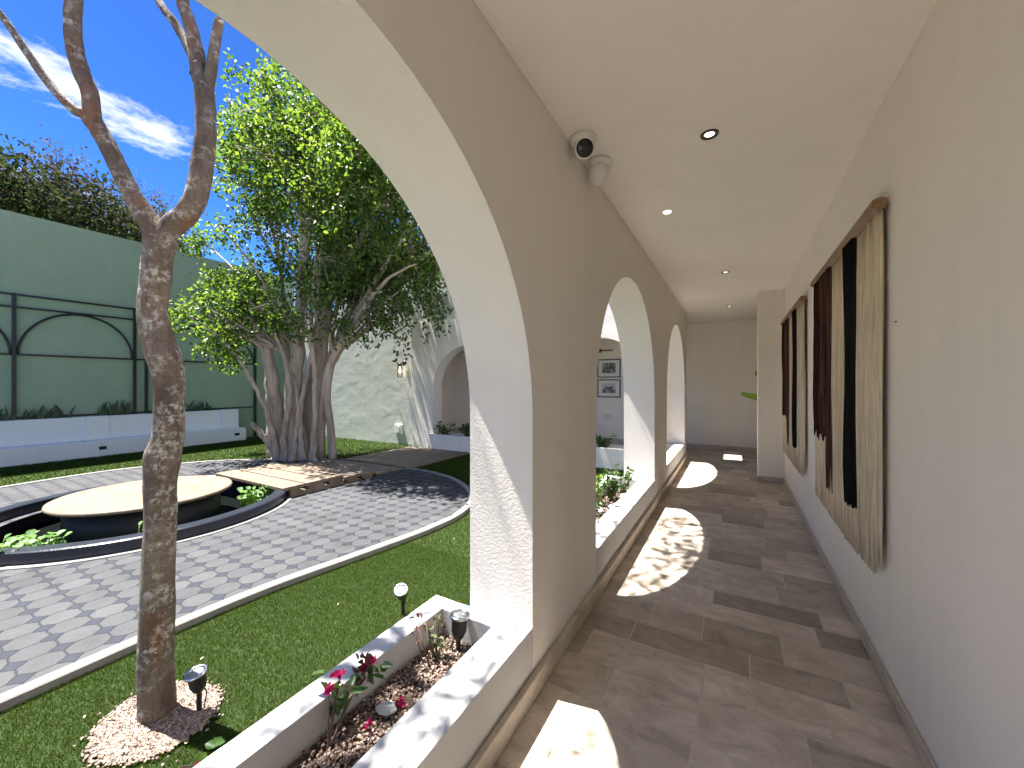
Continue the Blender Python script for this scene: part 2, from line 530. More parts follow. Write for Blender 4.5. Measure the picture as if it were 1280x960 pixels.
t = NT('ficus_bark')
g1 = t.noise(3, 6, .65, t.mapped((2.5, 2.5, .5)), .5)
c = t.ramp(g1, [(.25, (.22, .17, .13)), (.5, (.42, .35, .28)), (.75, (.56, .48, .39))])
t.set(c, .85, t.bump(t.noise(9, 5, .6, t.mapped((3, 3, .4))), .03, .8), spec=.2)
M['ficus_bark'] = t.m
M['twig'] = plain('twig_bark', (.14, .095, .07), .85)
M['photo_border'] = plain('photo_mount', (.72, .72, .71), .7, var=.02)
for nm, sc_, seed in (('grove_print', 9, 3), ('hall_print', 14, 9)):
    t = NT(nm)
    g1 = t.noise(sc_, 8, .7, t.mapped((1, 1, 1), loc=(seed, seed, 0)))
    t.set(t.ramp(g1, [(.32, .01), (.5, .10), (.64, .38), (.8, .6)]), .35)
    M[nm] = t.m
t = NT('print_sky'); t.set((.45, .45, .45), .35); M['print_sky'] = t.m

# ------------------------------------------------------------------ ground, lawn, corridor floor
YS = 8.3          # trowelled end wall plane
XW = -14.0        # green wall plane
tag(MB().add([(-600, -600, -.42), (600, -600, -.42), (600, 600, -.42), (-600, 600, -.42)], [(0, 1, 2, 3)]).build('ground', M['earth']), kind='structure')
XL, XO, XR = -.85, -1.22, .66       # corridor face, courtyard face, right wall
YB, YE = -4.4, 10.2


def tiles(name, x0, x1, y0, y1, z, seed):
    rn = random.Random(seed)
    vs, fs, tn = [], [], []
    y = y0; g = .0034
    while y < y1 - .01:
        h = rn.choice([.27, .27, .27, .27, .2])
        ya, yb = y, min(y + h, y1)
        x = x0 - rn.random() * .4
        while x < x1:
            w = rn.choice([.405, .405, .405, .3, .61, .5])
            xa, xb = max(x, x0), min(x + w, x1)
            if xb - xa > .02:
                b = len(vs); e = .0012
                ins = [(xa + g, ya + g), (xb - g, ya + g), (xb - g, yb - g), (xa + g, yb - g)]
                top = [(xa + g + e, ya + g + e), (xb - g - e, ya + g + e), (xb - g - e, yb - g - e), (xa + g + e, yb - g - e)]
                vs += [(p[0], p[1], z - .004) for p in ins] + [(p[0], p[1], z) for p in top]
                ff = [(4, 5, 6, 7), (0, 1, 5, 4), (1, 2, 6, 5), (2, 3, 7, 6), (3, 0, 4, 7)]
                fs += [tuple(i + b for i in f) for f in ff]
                a, c = rn.random(), rn.random()
                tn += [(a, c)] * len(ff)
            x += w
        y += h
    b = len(vs)
    vs += [(x0, y0, z - .002), (x1, y0, z - .002), (x1, y1, z - .002), (x0, y1, z - .002)]
    fs.append((b, b + 1, b + 2, b + 3)); tn.append((0, 0))
    me = bpy.data.meshes.new(name); me.from_pydata(vs, [], fs)
    me.materials.append(M['travertine']); me.materials.append(M['grout'])
    me.polygons[len(fs) - 1].material_index = 1
    ca = me.color_attributes.new('tone', 'FLOAT_COLOR', 'CORNER')
    data = []
    for p in me.polygons:
        a, c = tn[p.index]
        data += [a, c, 0, 1] * p.loop_total
    ca.data.foreach_set('color', data)
    o = bpy.data.objects.new(name, me); COL.objects.link(o)
    return tag(o, kind='structure')


tiles('corridor_floor', XL - .02, XR + .02, YB, 8.67, 0.0, 5)
tiles('end_floor', -8.0, 4.0, 8.672, YE + .02, 0.0, 11)
tiles('side_floor', XR + .021, 4.0, 7.2, 8.671, 0.0, 13)

# slab under the floors so that no lawn light leaks in
tag(MB().box((XL - .02, YB, -.3), (4, 7.19, -.01)).box((XL - .02, 7.191, -.3), (4, 8.66, -.01)).box((-8, 8.661, -.3), (4, YE, -.01)).build('floor_base', M['kerb']), kind='structure')


# ------------------------------------------------------------------ arched walls
def arch_wall(name, s0, s1, centres, r, zs, zb, zt, n0, n1, mapf, mat, seg=40):
    mb = MB()
    cols = [s0]
    for c in centres: cols += [c - r, c + r]
    cols.append(s1)
    for n in (n0, n1):
        for i in range(0, len(cols), 2):
            a, b = cols[i], cols[i + 1]
            mb.add([mapf(a, n, zb), mapf(b, n, zb), mapf(b, n, zt), mapf(a, n, zt)], [(0, 1, 2, 3)])
        for c in centres:
            pts = [(c + r * math.cos(math.pi * k / seg), zs + r * math.sin(math.pi * k / seg)) for k in range(seg + 1)]
            for (a, za), (b, zb2) in zip(pts[:-1], pts[1:]):
                mb.add([mapf(b, n, zb2), mapf(a, n, za), mapf(a, n, zt), mapf(b, n, zt)], [(0, 1, 2, 3)])
    for c in centres:
        pts = [(c + r, zb)] + [(c + r * math.cos(math.pi * k / seg), zs + r * math.sin(math.pi * k / seg)) for k in range(seg + 1)] + [(c - r, zb)]
        vs = []
        for (a, z) in pts: vs += [mapf(a, n0, z), mapf(a, n1, z)]
        mb.add(vs, [(2 * k, 2 * k + 1, 2 * k + 3, 2 * k + 2) for k in range(len(pts) - 1)], smooth=True)
    mb.add([mapf(s0, n0, zt), mapf(s1, n0, zt), mapf(s1, n1, zt), mapf(s0, n1, zt)], [(0, 1, 2, 3)])
    for s in (s0, s1):
        mb.add([mapf(s, n0, zb), mapf(s, n1, zb), mapf(s, n1, zt), mapf(s, n0, zt)], [(0, 1, 2, 3)])
    me_o = mb.build(name, mat, fix=False)
    # weld only so that normals are consistent per shell; faces and reveals stay split for crisp edges
    return me_o


AR, AZ = 1.165, 1.335
CY = [-2.795, .535, 3.865, 7.195]
aw = arch_wall('arcade_wall', YB, 8.668, CY, AR, AZ, -.3, 3.2, XL, XO, lambda s, n, z: (n, s, z), M['cream'])
tag(aw, 'cream plastered corridor wall with round arches opening onto the courtyard lawn', 'wall')
CX = [-2.6, -5.93]
YA = 8.17          # face of the end arcade, slightly proud of the trowelled wall
ew = arch_wall('arcade_wall', -7.89, XO - .002, CX[::-1], AR, AZ, -.3, 3.2, YA, YA + .37, lambda s, n, z: (s, n, z), M['cream_smooth'])
tag(ew, 'cream wall with round arches at the far end of the courtyard, behind the tree', 'wall')

# skirting tiles
def skirt(name, lo, hi, label):
    o = MB().bbox(lo, hi, .004, 2).build(name, M['skirt'])
    return tag(o, label, 'skirting')


skirt('skirting', (XL + .0015, YB, .002), (XL + .03, 8.665, .105), 'travertine skirting along the foot of the arcade wall on the corridor side')
skirt('skirting', (XR - .016, YB, .002), (XR - .0015, 7.2, .075), 'thin travertine skirting under the wall with the fringe hangings')

# corridor ceiling / roof
rf = MB()
rf.box((XL + .001, YB, 2.93), (4, 8.669, 3.2))
rf.box((-1.0, 8.545, 2.931), (4, YE + .3, 3.2))
rf.box((-8.0, 8.545, 2.932), (-1.42, YE + .3, 3.199))
rf.box((-1.42, 9.3, 2.933), (-1.0, YE + .3, 3.198))  # roof slot left open before this strip is invented, to drop a sun patch
tag(rf.build('ceiling', M['ceiling']), kind='structure')

rw = MB().box((XR, YB, -.02), (XR + .2, 7.2, 2.929)).build('corridor_wall', M['cream_smooth'])
tag(rw, 'long plain cream wall carrying the two fringe hangings', 'wall')
pw = MB().box((.322, 7.202, -.02), (XR + .2, 7.52, 2.9285)).build('pier', M['cream_smooth'])
MB().bbox((.312, 7.190, .002), (XR - .018, 7.2005, .075), .003).build('skirting', M['skirt'], pw)
tag(pw, 'square cream pier projecting beyond the smaller hanging', 'pier')
bw = MB().box((-8.0, YE, -.02), (4, YE + .2, 2.9285)).build('end_wall', M['cream_smooth'])
MB().bbox((-7.99, YE - .016, .002), (3.99, YE - .0015, .09), .004).build('skirting', M['skirt'], bw)
tag(bw, 'shaded plain cream wall closing the far end of the corridor', 'wall')
tag(MB().box((4.001, 7.2, -.02), (4.2, YE + .2, 2.93)).build('side_wall', M['cream_smooth']), 'cream wall of the side passage beyond the pier', 'wall')
tag(MB().box((XR + .2, 7.3, -.02), (4, 7.4, 2.928)).build('side_wall', M['cream_smooth']), 'cream wall on the near side of the passage behind the pier', 'wall')
tag(MB().box((-8.2, 8.55, -.3), (-8.001, YE + .2, 3.2)).build('side_wall', M['cream_smooth']), 'cream wall closing the dark arcade at the tree end', 'wall')

# trowelled wall, grey building behind, green wall
tw = MB()
tw.add([(XW, YS, -.3), (-7.8, YS, -.3), (-7.8, YS, 3.95), (XW, YS, 3.95)], [(0, 1, 2, 3)])
tw.add([(-7.8, YS, 3.2), (-1.0, YS, 3.2), (-1.0, YS, 3.95), (-7.8, YS, 3.95)], [(0, 1, 2, 3)])
tw.add([(XW, YS, 3.95), (-1.0, YS, 3.95), (-1.0, YS + .24, 3.95), (XW, YS + .24, 3.95)], [(0, 1, 2, 3)])
tw.add([(XW, YS + .24, -.3), (-8.2, YS + .24, -.3), (-8.2, YS + .24, 3.95), (XW, YS + .24, 3.95)], [(0, 1, 2, 3)])
tw.add([(-8.2, YS + .24, 3.2), (-1.0, YS + .24, 3.2), (-1.0, YS + .24, 3.95), (-8.2, YS + .24, 3.95)], [(0, 1, 2, 3)])
tw.add([(-1.0, YS, 3.2), (-1.0, YS + .24, 3.2), (-1.0, YS + .24, 3.95), (-1.0, YS, 3.95)], [(0, 1, 2, 3)])
tag(tw.build('garden_wall', M['trowel'], fix=False), 'pale grey green hand trowelled wall behind the many-stemmed tree', 'wall')
gb = MB().box((-14.5, 10.6, -.3), (6, 16, 6.1)).build('building', M['grey_building'])
MB().box((-14.56, 10.54, 6.1), (6.06, 16.06, 6.25)).build('parapet', M['grey_building'], gb)
tag(gb, 'plain grey building rising behind the far arcade', 'building')
gw = MB().box((XW - .25, -9, -.3), (XW, YS + .25, 5.34)).build('garden_wall', M['green_wall'])
tag(gw, 'tall sage green garden wall behind the white bench', 'wall')

# ------------------------------------------------------------------ planters in the arches
def ring_box(lo, hi, ilo, ihi, z0, z1, zin):
    mb = MB()
    o = [(lo[0], lo[1]), (hi[0], lo[1]), (hi[0], hi[1]), (lo[0], hi[1])]
    i = [(ilo[0], ilo[1]), (ihi[0], ilo[1]), (ihi[0], ihi[1]), (ilo[0], ihi[1])]
    vs = [(*p, z0) for p in o] + [(*p, z1) for p in o] + [(*p, z1) for p in i] + [(*p, zin) for p in i]
    fs = []
    for k in range(4):
        j = (k + 1) % 4
        fs += [(k, j, 4 + j, 4 + k), (4 + k, 4 + j, 8 + j, 8 + k), (8 + k, 8 + j, 12 + j, 12 + k)]
    fs += [(12, 13, 14, 15), (3, 2, 1, 0)]
    return mb.add(vs, fs)


def pebbles(name, pts, size, mat, zfun=None):
    """low poly pebbles at (x,y,z) points"""
    p = np.asarray(pts); n = len(p)
    base = np.array([[1, 0, 0], [-1, 0, 0], [0, 1, 0], [0, -1, 0], [0, 0, 1], [0, 0, -1]], float)
    base = np.concatenate([base, np.array([[a, b, c] for a in (-1, 1) for b in (-1, 1) for c in (-1, 1)]) * .62], 0)
    tri = []
    idx = {tuple((np.array(c) > 0).astype(int)): 6 + k for k, c in enumerate([(a, b, c) for a in (-1, 1) for b in (-1, 1) for c in (-1, 1)])}
    for axn in range(3):
        for sg in (0, 1):
            o = [a for a in range(3) if a != axn]
            q = []
            for s, u in ((0, 0), (1, 0), (1, 1), (0, 1)):
                key = [0, 0, 0]; key[axn] = sg; key[o[0]] = s; key[o[1]] = u
                q.append(idx[tuple(key)])
            c = axn * 2 + (0 if sg else 1)
            for k in range(4): tri.append((c, q[k], q[(k + 1) % 4]))
    s = size * rng.uniform(.6, 1.25, (n, 1, 1)) * np.array([1, .8, .55])[None, None, :] * rng.uniform(.8, 1.2, (n, 1, 3))
    v = base[None] * s * rng.uniform(.85, 1.15, (n, len(base), 1))
    a = rng.uniform(0, 6.28, n); b = rng.normal(0, .5, n)
    ca, sa, cb, sb = np.cos(a), np.sin(a), np.cos(b), np.sin(b)
    x = v[..., 0]; y = v[..., 1]; z = v[..., 2]
    y2 = y * cb[:, None] - z * sb[:, None]; z2 = y * sb[:, None] + z * cb[:, None]
    X = x * ca[:, None] - y2 * sa[:, None]; Y = x * sa[:, None] + y2 * ca[:, None]
    V = np.stack([X, Y, z2], -1) + p[:, None, :]
    F = (np.arange(n) * len(base))[:, None, None] + np.array(tri)[None]
    o = np_mesh(name, V.reshape(-1, 3), F.reshape(-1, 3), mat, smooth=True)
    return o


plabs = ['low white plastered planter with flowers in the nearest arch', 'low white planter with leafy shrubs in the second arch', 'low white planter in the farthest arch of the corridor', 'low white planter in the arch beside the camera']
for c, lab in zip([.535, 3.865, 7.195, -2.795], plabs):
    y0, y1 = c - AR + .001, c + AR - .001
    pl = empty('planter', (-1.15, c, ZG))
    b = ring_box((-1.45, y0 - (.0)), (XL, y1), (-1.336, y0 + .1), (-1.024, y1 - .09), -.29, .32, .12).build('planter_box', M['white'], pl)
    b.matrix_parent_inverse = Matrix.Translation(-pl.location)
    s = MB().add([(-1.335, y0 + .101, .185), (-1.025, y0 + .101, .185), (-1.025, y1 - .091, .185), (-1.335, y1 - .091, .185)], [(0, 1, 2, 3)]).build('soil', M['soil'], pl)
    s.matrix_parent_inverse = Matrix.Translation(-pl.location)
    tag(pl, lab, 'planter')
n = 5200
px = rng.uniform(-1.33, -1.03, n); py = rng.uniform(.2, 1.60, n)
bar_ = (np.sin(px * 21 + 1) * np.cos(py * 9 + 2) + rng.normal(0, .35, n)) < .62
px, py = px[bar_], py[bar_]
tag(pebbles('planter_gravel', np.stack([px, py, .19 + rng.uniform(0, .012, len(px))], 1), .0075, M['brown_pebble']), 'pinkish brown gravel filling the planter in the nearest arch', 'gravel', kind='stuff')
n = 1500
tag(pebbles('planter_gravel', np.stack([rng.uniform(-1.33, -1.03, n), rng.uniform(2.85, 4.9, n), .19 + rng.uniform(0, .012, n)], 1), .012, M['brown_pebble']), 'gravel filling the planter in the second arch', 'gravel', kind='stuff')
for c, lab in ((-5.93, 'low white planter wall under the far arch near the wall lamp'), (-2.6, 'low white planter wall in the far arch with the framed photographs')):
    pl = empty('planter', (c, YA + .15, ZG))
    b = ring_box((c - AR + .001, YA - .18), (c + AR - .001, YA + .371), (c - AR + .1, YA - .08), (c + AR - .1, YA + .26), -.29, .17, .05).build('planter_box', M['cream_smooth'], pl)
    b.matrix_parent_inverse = Matrix.Translation(-pl.location)
    s = MB().box((c - AR + .101, YA - .079, .051), (c + AR - .101, YA + .259, .11)).build('soil', M['soil'], pl)
    s.matrix_parent_inverse = Matrix.Translation(-pl.location)
    tag(pl, lab, 'planter')

# ------------------------------------------------------------------ paved court
outline = [(-3.43, -2.0), (-3.40, -.6), (-3.39, .47), (-3.40, 1.2), (-3.36, 1.9), (-3.22, 2.7), (-3.10, 3.5), (-3.12, 4.2), (-3.42, 4.9), (-4.15, 5.52), (-4.95, 5.83), (-5.74, 5.88),
           (-7.80, 5.75), (-9.2, 5.0), (-10.1, 4.2), (-10.65, 3.0), (-10.6, 1.8), (-10.3, .6), (-9.9, -1.0), (-9.2, -2.2), (-7.0, -3.2), (-5.0, -3.1), (-4.0, -2.8)]
OUT = [(p.x, p.y) for p in smooth_path([(*p, 0) for p in outline], 8, True)]


def offset_poly(poly, d):
    n = len(poly); out = []
    for i in range(n):
        a, b = Vector(poly[i - 1]), Vector(poly[(i + 1) % n])
        t = (b - a).normalized()
        nrm = Vector((-t.y, t.x))
        out.append((poly[i][0] + nrm.x * d, poly[i][1] + nrm.y * d))
    return out


area = sum(OUT[i - 1][0] * OUT[i][1] - OUT[i][0] * OUT[i - 1][1] for i in range(len(OUT)))
sgn = 1 if area > 0 else -1
INN = offset_poly(OUT, .095 * sgn)
ZP = ZG + .045
pond_c = Vector((-6.88, 2.18)); PR = 1.65
hole = [(pond_c.x + (PR - .3) * math.cos(2 * math.pi * k / 96), pond_c.y + (PR - .3) * math.sin(2 * math.pi * k / 96)) for k in range(96)]
bm = bmesh.new()
ov = [bm.verts.new((*p, ZP)) for p in INN]; hv = [bm.verts.new((*p, ZP)) for p in hole]
oe = [bm.edges.new((ov[i - 1], ov[i])) for i in range(len(ov))] + [bm.edges.new((hv[i - 1], hv[i])) for i in range(len(hv))]
bmesh.ops.triangle_fill(bm, use_beauty=True, use_dissolve=False, edges=oe)
for f in bm.faces:
    if f.normal.z < 0: f.normal_flip()
me = bpy.data.meshes.new('paving'); bm.to_mesh(me); bm.free(); me.materials.append(M['pavers'])
o = bpy.data.objects.new('paving', me); COL.objects.link(o); tag(o, kind='structure')


def ring_mesh(name, outer, inner, z0, z1, mat, parent=None, bev=.012):
    n = len(outer)
    o2 = [((a[0] * (1 - bev_) + b[0] * bev_), (a[1] * (1 - bev_) + b[1] * bev_)) for a, b in zip(outer, inner) for bev_ in (.1,)]
    i2 = [((a[0] * .1 + b[0] * .9), (a[1] * .1 + b[1] * .9)) for a, b in zip(outer, inner)]
    rows = [[(*p, z0) for p in outer], [(*p, z1 - bev) for p in outer], [(*p, z1) for p in o2], [(*p, z1) for p in i2], [(*p, z1 - bev) for p in inner], [(*p, z0) for p in inner]]
    vs = [v for r in rows for v in r]
    fs = [(r * n + k, r * n + (k + 1) % n, (r + 1) * n + (k + 1) % n, (r + 1) * n + k) for r in range(5) for k in range(n)]
    return MB().add(vs, fs).build(name, mat, parent)


tag(ring_mesh('kerb', OUT, INN, ZG - .02, ZG + .062, M['kerb'], bev=.008), kind='structure')


def circ(r, n=128): return [(pond_c.x + r * math.cos(2 * math.pi * k / n), pond_c.y + r * math.sin(2 * math.pi * k / n)) for k in range(n)]


tag(ring_mesh('pond_edging', circ(PR + .075), circ(PR + .003), ZG, ZP + .012, M['kerb'], bev=.004), kind='structure')
# lawn sheet with the pond cut out
bm = bmesh.new()
ov = [bm.verts.new(p) for p in ((XW, -8, ZG), (-.9, -8, ZG), (-.9, YS, ZG), (XW, YS, ZG))]
hv = [bm.verts.new((p[0], p[1], ZG)) for p in circ(PR - .1, 64)]
bmesh.ops.triangle_fill(bm, use_beauty=True, use_dissolve=False, edges=[bm.edges.new((ov[i - 1], ov[i])) for i in range(4)] + [bm.edges.new((hv[i - 1], hv[i])) for i in range(64)])
for f in bm.faces:
    if f.normal.z < 0: f.normal_flip()
me = bpy.data.meshes.new('lawn'); bm.to_mesh(me); bm.free(); me.materials.append(M['lawn'])
o = bpy.data.objects.new('lawn', me); COL.objects.link(o); tag(o, kind='structure')
# pond
po = empty('pond', (pond_c.x, pond_c.y, ZG))


def under(o, p):
    o.parent = p; o.matrix_parent_inverse = Matrix.Translation(-p.location); return o


under(ring_mesh('rim', circ(PR), circ(PR - .17), -.6, -.075, M['pond_black'], bev=.012), po)
under(MB().lathe([(PR - .171, -.60), (PR - .171, -.58)], 96, (pond_c.x, pond_c.y, 0)).build('basin', M['pond_dark']), po)
tag(po, 'round black walled pond with water plants around the stone disc', 'pond')
tag(MB().lathe([(PR - .172, -.40), (PR - .172, -.395)], 96, (pond_c.x, pond_c.y, 0), cap0=False).build('water', M['water']), kind='structure')
ds = empty('stone_table', (pond_c.x, pond_c.y, -.395))
under(MB().lathe([(.90, .006), (.92, .014), (.925, .03), (.918, .048), (.905, .054)], 96, (pond_c.x, pond_c.y, 0)).build('disc_top', M['slab']), ds)
under(MB().lathe([(.78, -.58), (.78, .004)], 64, (pond_c.x, pond_c.y, 0)).build('drum', M['pond_dark']), ds)
tag(ds, 'round pale travertine platform on a black drum in the middle of the pond', 'platform')

# stepping slabs down to the far arcade
edges = [(3.35, 3.70, -.035), (3.712, 4.06, -.035), (4.072, 4.39, -.035), (4.402, 4.74, -.088), (4.752, 5.08, -.108), (5.092, 5.46, -.150), (5.472, 5.86, -.188)]
slabl = ['first travertine slab, overhanging the pond rim', 'second travertine slab from the pond', 'third travertine slab from the pond, last of the top level', 'fourth slab from the pond, first step down',
         'fifth slab from the pond, middle of the stepped walk', 'sixth slab from the pond, in dappled shade', 'seventh slab from the pond, lowest before the long path']
for (y0, y1, z), lab in zip(edges, slabl):
    s = MB().bbox((-7.77, y0, z - .05), (-5.77, y1 - .018, z), .006).build('stone_slab', M['slab'])
    # riser under the slab: a notch stays open below each joint
    ya = max(y0, 3.47)
    xa_ = -6.4 if y0 < 3.87 else -7.74
    rb = MB().box((xa_, ya + .001, ZG - .02), (-5.782, y1 + .011, z - .100))
    rb.box((xa_, ya + (.0 if y0 < 3.4 else .055), z - .0995), (-5.784, y1 - .075, z - .0505))
    rb.build('riser', M['slab'], s)
    tag(s, lab, 'slab', 'travertine slabs stepping from the pond to the far arcade')
tag(MB().bbox((-7.75, 5.872, ZG - .02), (-5.77, YA - .182, -.205), .006).build('path', M['slab']), kind='structure')

# ------------------------------------------------------------------ bench, green wall planter, trellis
bench = empty('bench', (-13.5, 3.0, ZG))
for y0, y1 in ((-6.0, 6.55),):
    under(MB().bbox((-13.75, y0, ZG - .02), (-13.32, y1, .13), .012).build('seat', M['bench_white']), bench)
    under(MB().bbox((-13.85, y0, .131), (-13.70, y1 - .06, .70), .012).build('backrest', M['bench_white']), bench)
for y in (-2.9, .1, 3.1, 6.05):
    q = MB().bbox((-13.76, y, ZG - .02), (-13.30, y + .52, .136), .01)
    q.bbox((-13.86, y + .02, .1365), (-13.64, y + .47, .706), .01)
    k = under(q.build('block', M['bench_white']), bench)
    s = MB().bbox((-13.302, y + .2, -.085), (-13.29, y + .33, -.005), .004).build('step_light', M['dark_lens'], k)
tag(bench, 'long low white plastered bench with black step lights along the green wall', 'bench')
tag(MB().box((-13.998, -6, ZG), (-13.852, 6.48, .62)).build('soil_bed', M['soil']), 'narrow soil bed between the white bench and the green wall', 'planter bed')

tr = empty('trellis', (-13.95, 3, .72))
X = -13.95
for y in (-2.2, -.1, 2.12, 4.14, 4.38, 7.17):
    zt = 3.53
    under(MB().bbox((X - .03, y - .03, .705 if y < 6.5 else ZG), (X + .03, y + .03, zt), .004).build('post', M['black_metal']), tr)
for (z, y0, y1) in ((3.50, -2.2, 4.14), (3.22, -2.2, 4.14), (2.16, -2.2, 7.17), (.74, -2.2, 7.17), (3.50, 4.38, 7.17), (3.22, 4.38, 7.17)):
    under(MB().bar((X, y0, z), (X, y1, z), .04).build('rail', M['black_metal']), tr)
for y0, y1 in ((-.1, 2.12), (2.12, 4.14), (4.38, 7.17)):
    c, r = (y0 + y1) / 2, (y1 - y0) / 2 - .05
    pts = [(X, c + r * math.cos(math.pi * k / 36), 2.16 + 1.03 * math.sin(math.pi * k / 36)) for k in range(37)]
    under(MB().tube(pts, .024, 6).build('arch', M['black_metal']), tr)
tag(tr, 'black metal trellis with arched panels on the sage green wall', 'trellis')


def snake_clump(y0, y1, n, seed, lab, hmax=.42):
    rn = random.Random(seed)
    mb = MB()
    for k in range(n):
        y = y0 + (y1 - y0) * (k + rn.random()) / n; x = -13.92 + rn.uniform(-.04, .05)
        h = rn.uniform(.45, 1) * hmax; lx, ly = rn.uniform(-.02, .06), rn.uniform(-.16, .16)
        w = rn.uniform(.022, .034)
        vs = []
        for i in range(5):
            tt = i / 4
            c = Vector((x + lx * tt * tt, y + ly * tt * tt, .62 + h * tt))
            ww = w * (1 - tt ** 2.2) + .002
            vs += [c + Vector((0.004, -ww, 0)), c + Vector((-.006, 0, 0)), c + Vector((.004, ww, 0))]
        mb.add(vs, [(i * 3 + j, i * 3 + j + 1, i * 3 + j + 4, i * 3 + j + 3) for i in range(4) for j in range(2)], True)
    o = mb.build('snake_plant', M['snake_leaf'])
    return tag(o, lab, 'plant', 'snake plants behind the bench')


snake_clump(1.55, 2.1, 14, 1, 'clump of snake plant leaves left of the thick trellis post')
snake_clump(2.2, 2.95, 22, 2, 'clump of snake plant leaves under the left half of the clear trellis arch')
snake_clump(3.42, 4.1, 26, 3, 'tallest clump of snake plant leaves beside the trunk of the bare tree', .5)
snake_clump(4.45, 4.9, 12, 4, 'snake plant clump hidden mostly by the bare tree trunk')
snake_clump(5.3, 5.85, 20, 5, 'clump of snake plant leaves between the bare tree and the leafy tree', .45)

# ------------------------------------------------------------------ wall fittings
wl = empty('wall_lamp', (-8.30, YS - .1, 1.9))
under(MB().lathe([(.07, 0), (.07, .03), (.03, .04)], 24, (-8.25, YS - .02, 2.1), Matrix.Rotation(R(90), 3, 'X')).build('wall_plate', M['black_metal']), wl)
under(MB().tube([(-8.25, YS - .03, 2.1), (-8.27, YS - .12, 2.12), (-8.30, YS - .15, 2.06)], .014, 8).lathe([(.062, 2.01), (.06, 2.06), (.02, 2.075)], 24, (-8.30, YS - .15, 0)).build('cap', M['black_metal']), wl)
under(MB().lathe([(.056, 1.70), (.058, 1.72), (.058, 2.008)], 24, (-8.30, YS - .15, 0), cap0=True, cap1=False).build('glass_shade', M['glass']), wl)
cage = MB()
for k in range(4):
    a = R(45 + 90 * k)
    cage.tube([(-8.30 + .063 * math.cos(a), YS - .15 + .063 * math.sin(a), z) for z in (1.69, 2.02)], .005, 6)
cage.lathe([(.066, 1.685), (.066, 1.70), (.056, 1.70)], 24, (-8.30, YS - .15, 0), cap0=False, cap1=False)
under(cage.build('cage', M['black_metal']), wl)
under(MB().lathe([(.008, 1.80), (.026, 1.83), (.03, 1.87), (.018, 1.93), (.012, 2.0)], 16, (-8.30, YS - .15, 0)).build('bulb', M['bulb']), wl)
tag(wl, 'black caged glass wall lamp, lit, on the pale trowelled wall', 'lamp')
sb = empty('outlet_box', (-8.5, YS - .03, .19))
under(MB().bbox((-8.62, YS - .05, .05), (-8.34, YS + .02, .33), .012).build('cover', M['white_plastic']), sb)
under(MB().bbox((-8.55, YS - .06, .09), (-8.41, YS - .0495, .29), .008).build('flap', M['white_plastic']), sb)
tag(sb, 'white outlet box low on the trowelled wall below the lamp', 'outlet')
so = MB().bbox((-3.02, YE - .012, .55), (-2.78, YE - .001, .72), .004).build('socket', M['white_plastic'])
tag(so, 'small white socket plate on the wall below the framed photographs', 'socket')

# pictures on the end arcade's back wall
def picture(x0, x1, z0, z1, kind, lab):
    p = empty('framed_photograph', ((x0 + x1) / 2, YE - .012, (z0 + z1) / 2))
    fr_ = MB(); w = .025; y0, y1 = YE - .03, YE - .002
    fr_.box((x0, y0, z0), (x1, y1, z0 + w)).box((x0, y0, z1 - w), (x1, y1, z1)).box((x0, y0, z0 + w), (x0 + w, y1, z1 - w)).box((x1 - w, y0, z0 + w), (x1, y1, z1 - w))
    under(fr_.build('frame', M['black_metal']), p)
    under(MB().box((x0 + w, YE - .018, z0 + w), (x1 - w, YE - .004, z1 - w)).build('mount', M['photo_border']), p)
    a0, a1 = x0 + .13, x1 - .13; b0, b1 = z0 + .115, z1 - .10
    y = YE - .0195
    q = MB()
    if kind == 'grove':
        q.add([(a0, y, b0), (a1, y, b0), (a1, y, b1), (a0, y, b1)], [(0, 1, 2, 3)])
        under(q.build('print', [M['grove_print']]), p)
    else:
        q.add([(a0, y, b0), (a1, y, b0), (a1, y, b1), (a0, y, b1)], [(0, 1, 2, 3)], mi=1)
        m_ = (b0 + b1) / 2
        q.add([(a0, y - .001, b0), (a1, y - .001, b0), (a1, y - .001, m_ - .03), (a0, y - .001, m_ - .03)], [(0, 1, 2, 3)])
        c_ = (a0 + a1) / 2
        q.add([(c_ - .12, y - .0015, m_ - .04), (c_ + .12, y - .0015, m_ - .04), (c_ + .10, y - .0015, m_ + .05), (c_ + .03, y - .0015, m_ + .03), (c_ - .03, y - .0015, m_ + .03), (c_ - .10, y - .0015, m_ + .05)], [(0, 1, 2, 3, 4, 5)])
        under(q.build('print', [M['hall_print'], M['print_sky']], fix=False), p)
    tag(p, lab, 'picture', 'framed photographs on the arcade wall')


picture(-3.165, -2.555, 1.67, 2.15, 'grove', 'black framed monochrome photograph of trees, upper right of the four')
picture(-3.165, -2.555, 1.15, 1.62, 'hall', 'black framed monochrome photograph of a building, lower right of the four')
picture(-3.83, -3.22, 1.67, 2.15, 'hall', 'upper left of the four black framed photographs, mostly behind the arch')
picture(-3.83, -3.22, 1.15, 1.62, 'grove', 'lower left of the four black framed photographs, mostly behind the arch')
pt = empty('picture_lamp', (-3.1, YE - .1, 2.36))
under(MB().bbox((-3.30, YE - .04, 2.33), (-3.06, YE - .002, 2.43), .006).build('mounting', M['black_metal']), pt)
under(MB().tube([(-3.5, YE - .16, 2.37), (-2.72, YE - .16, 2.37)], .018, 10).tube([(-3.2, YE - .02, 2.39), (-3.2, YE - .16, 2.38)], .012, 8).build('lamp_tube', M['wood']), pt)
tag(pt, 'slim picture lamp mounted above the framed photographs', 'lamp')

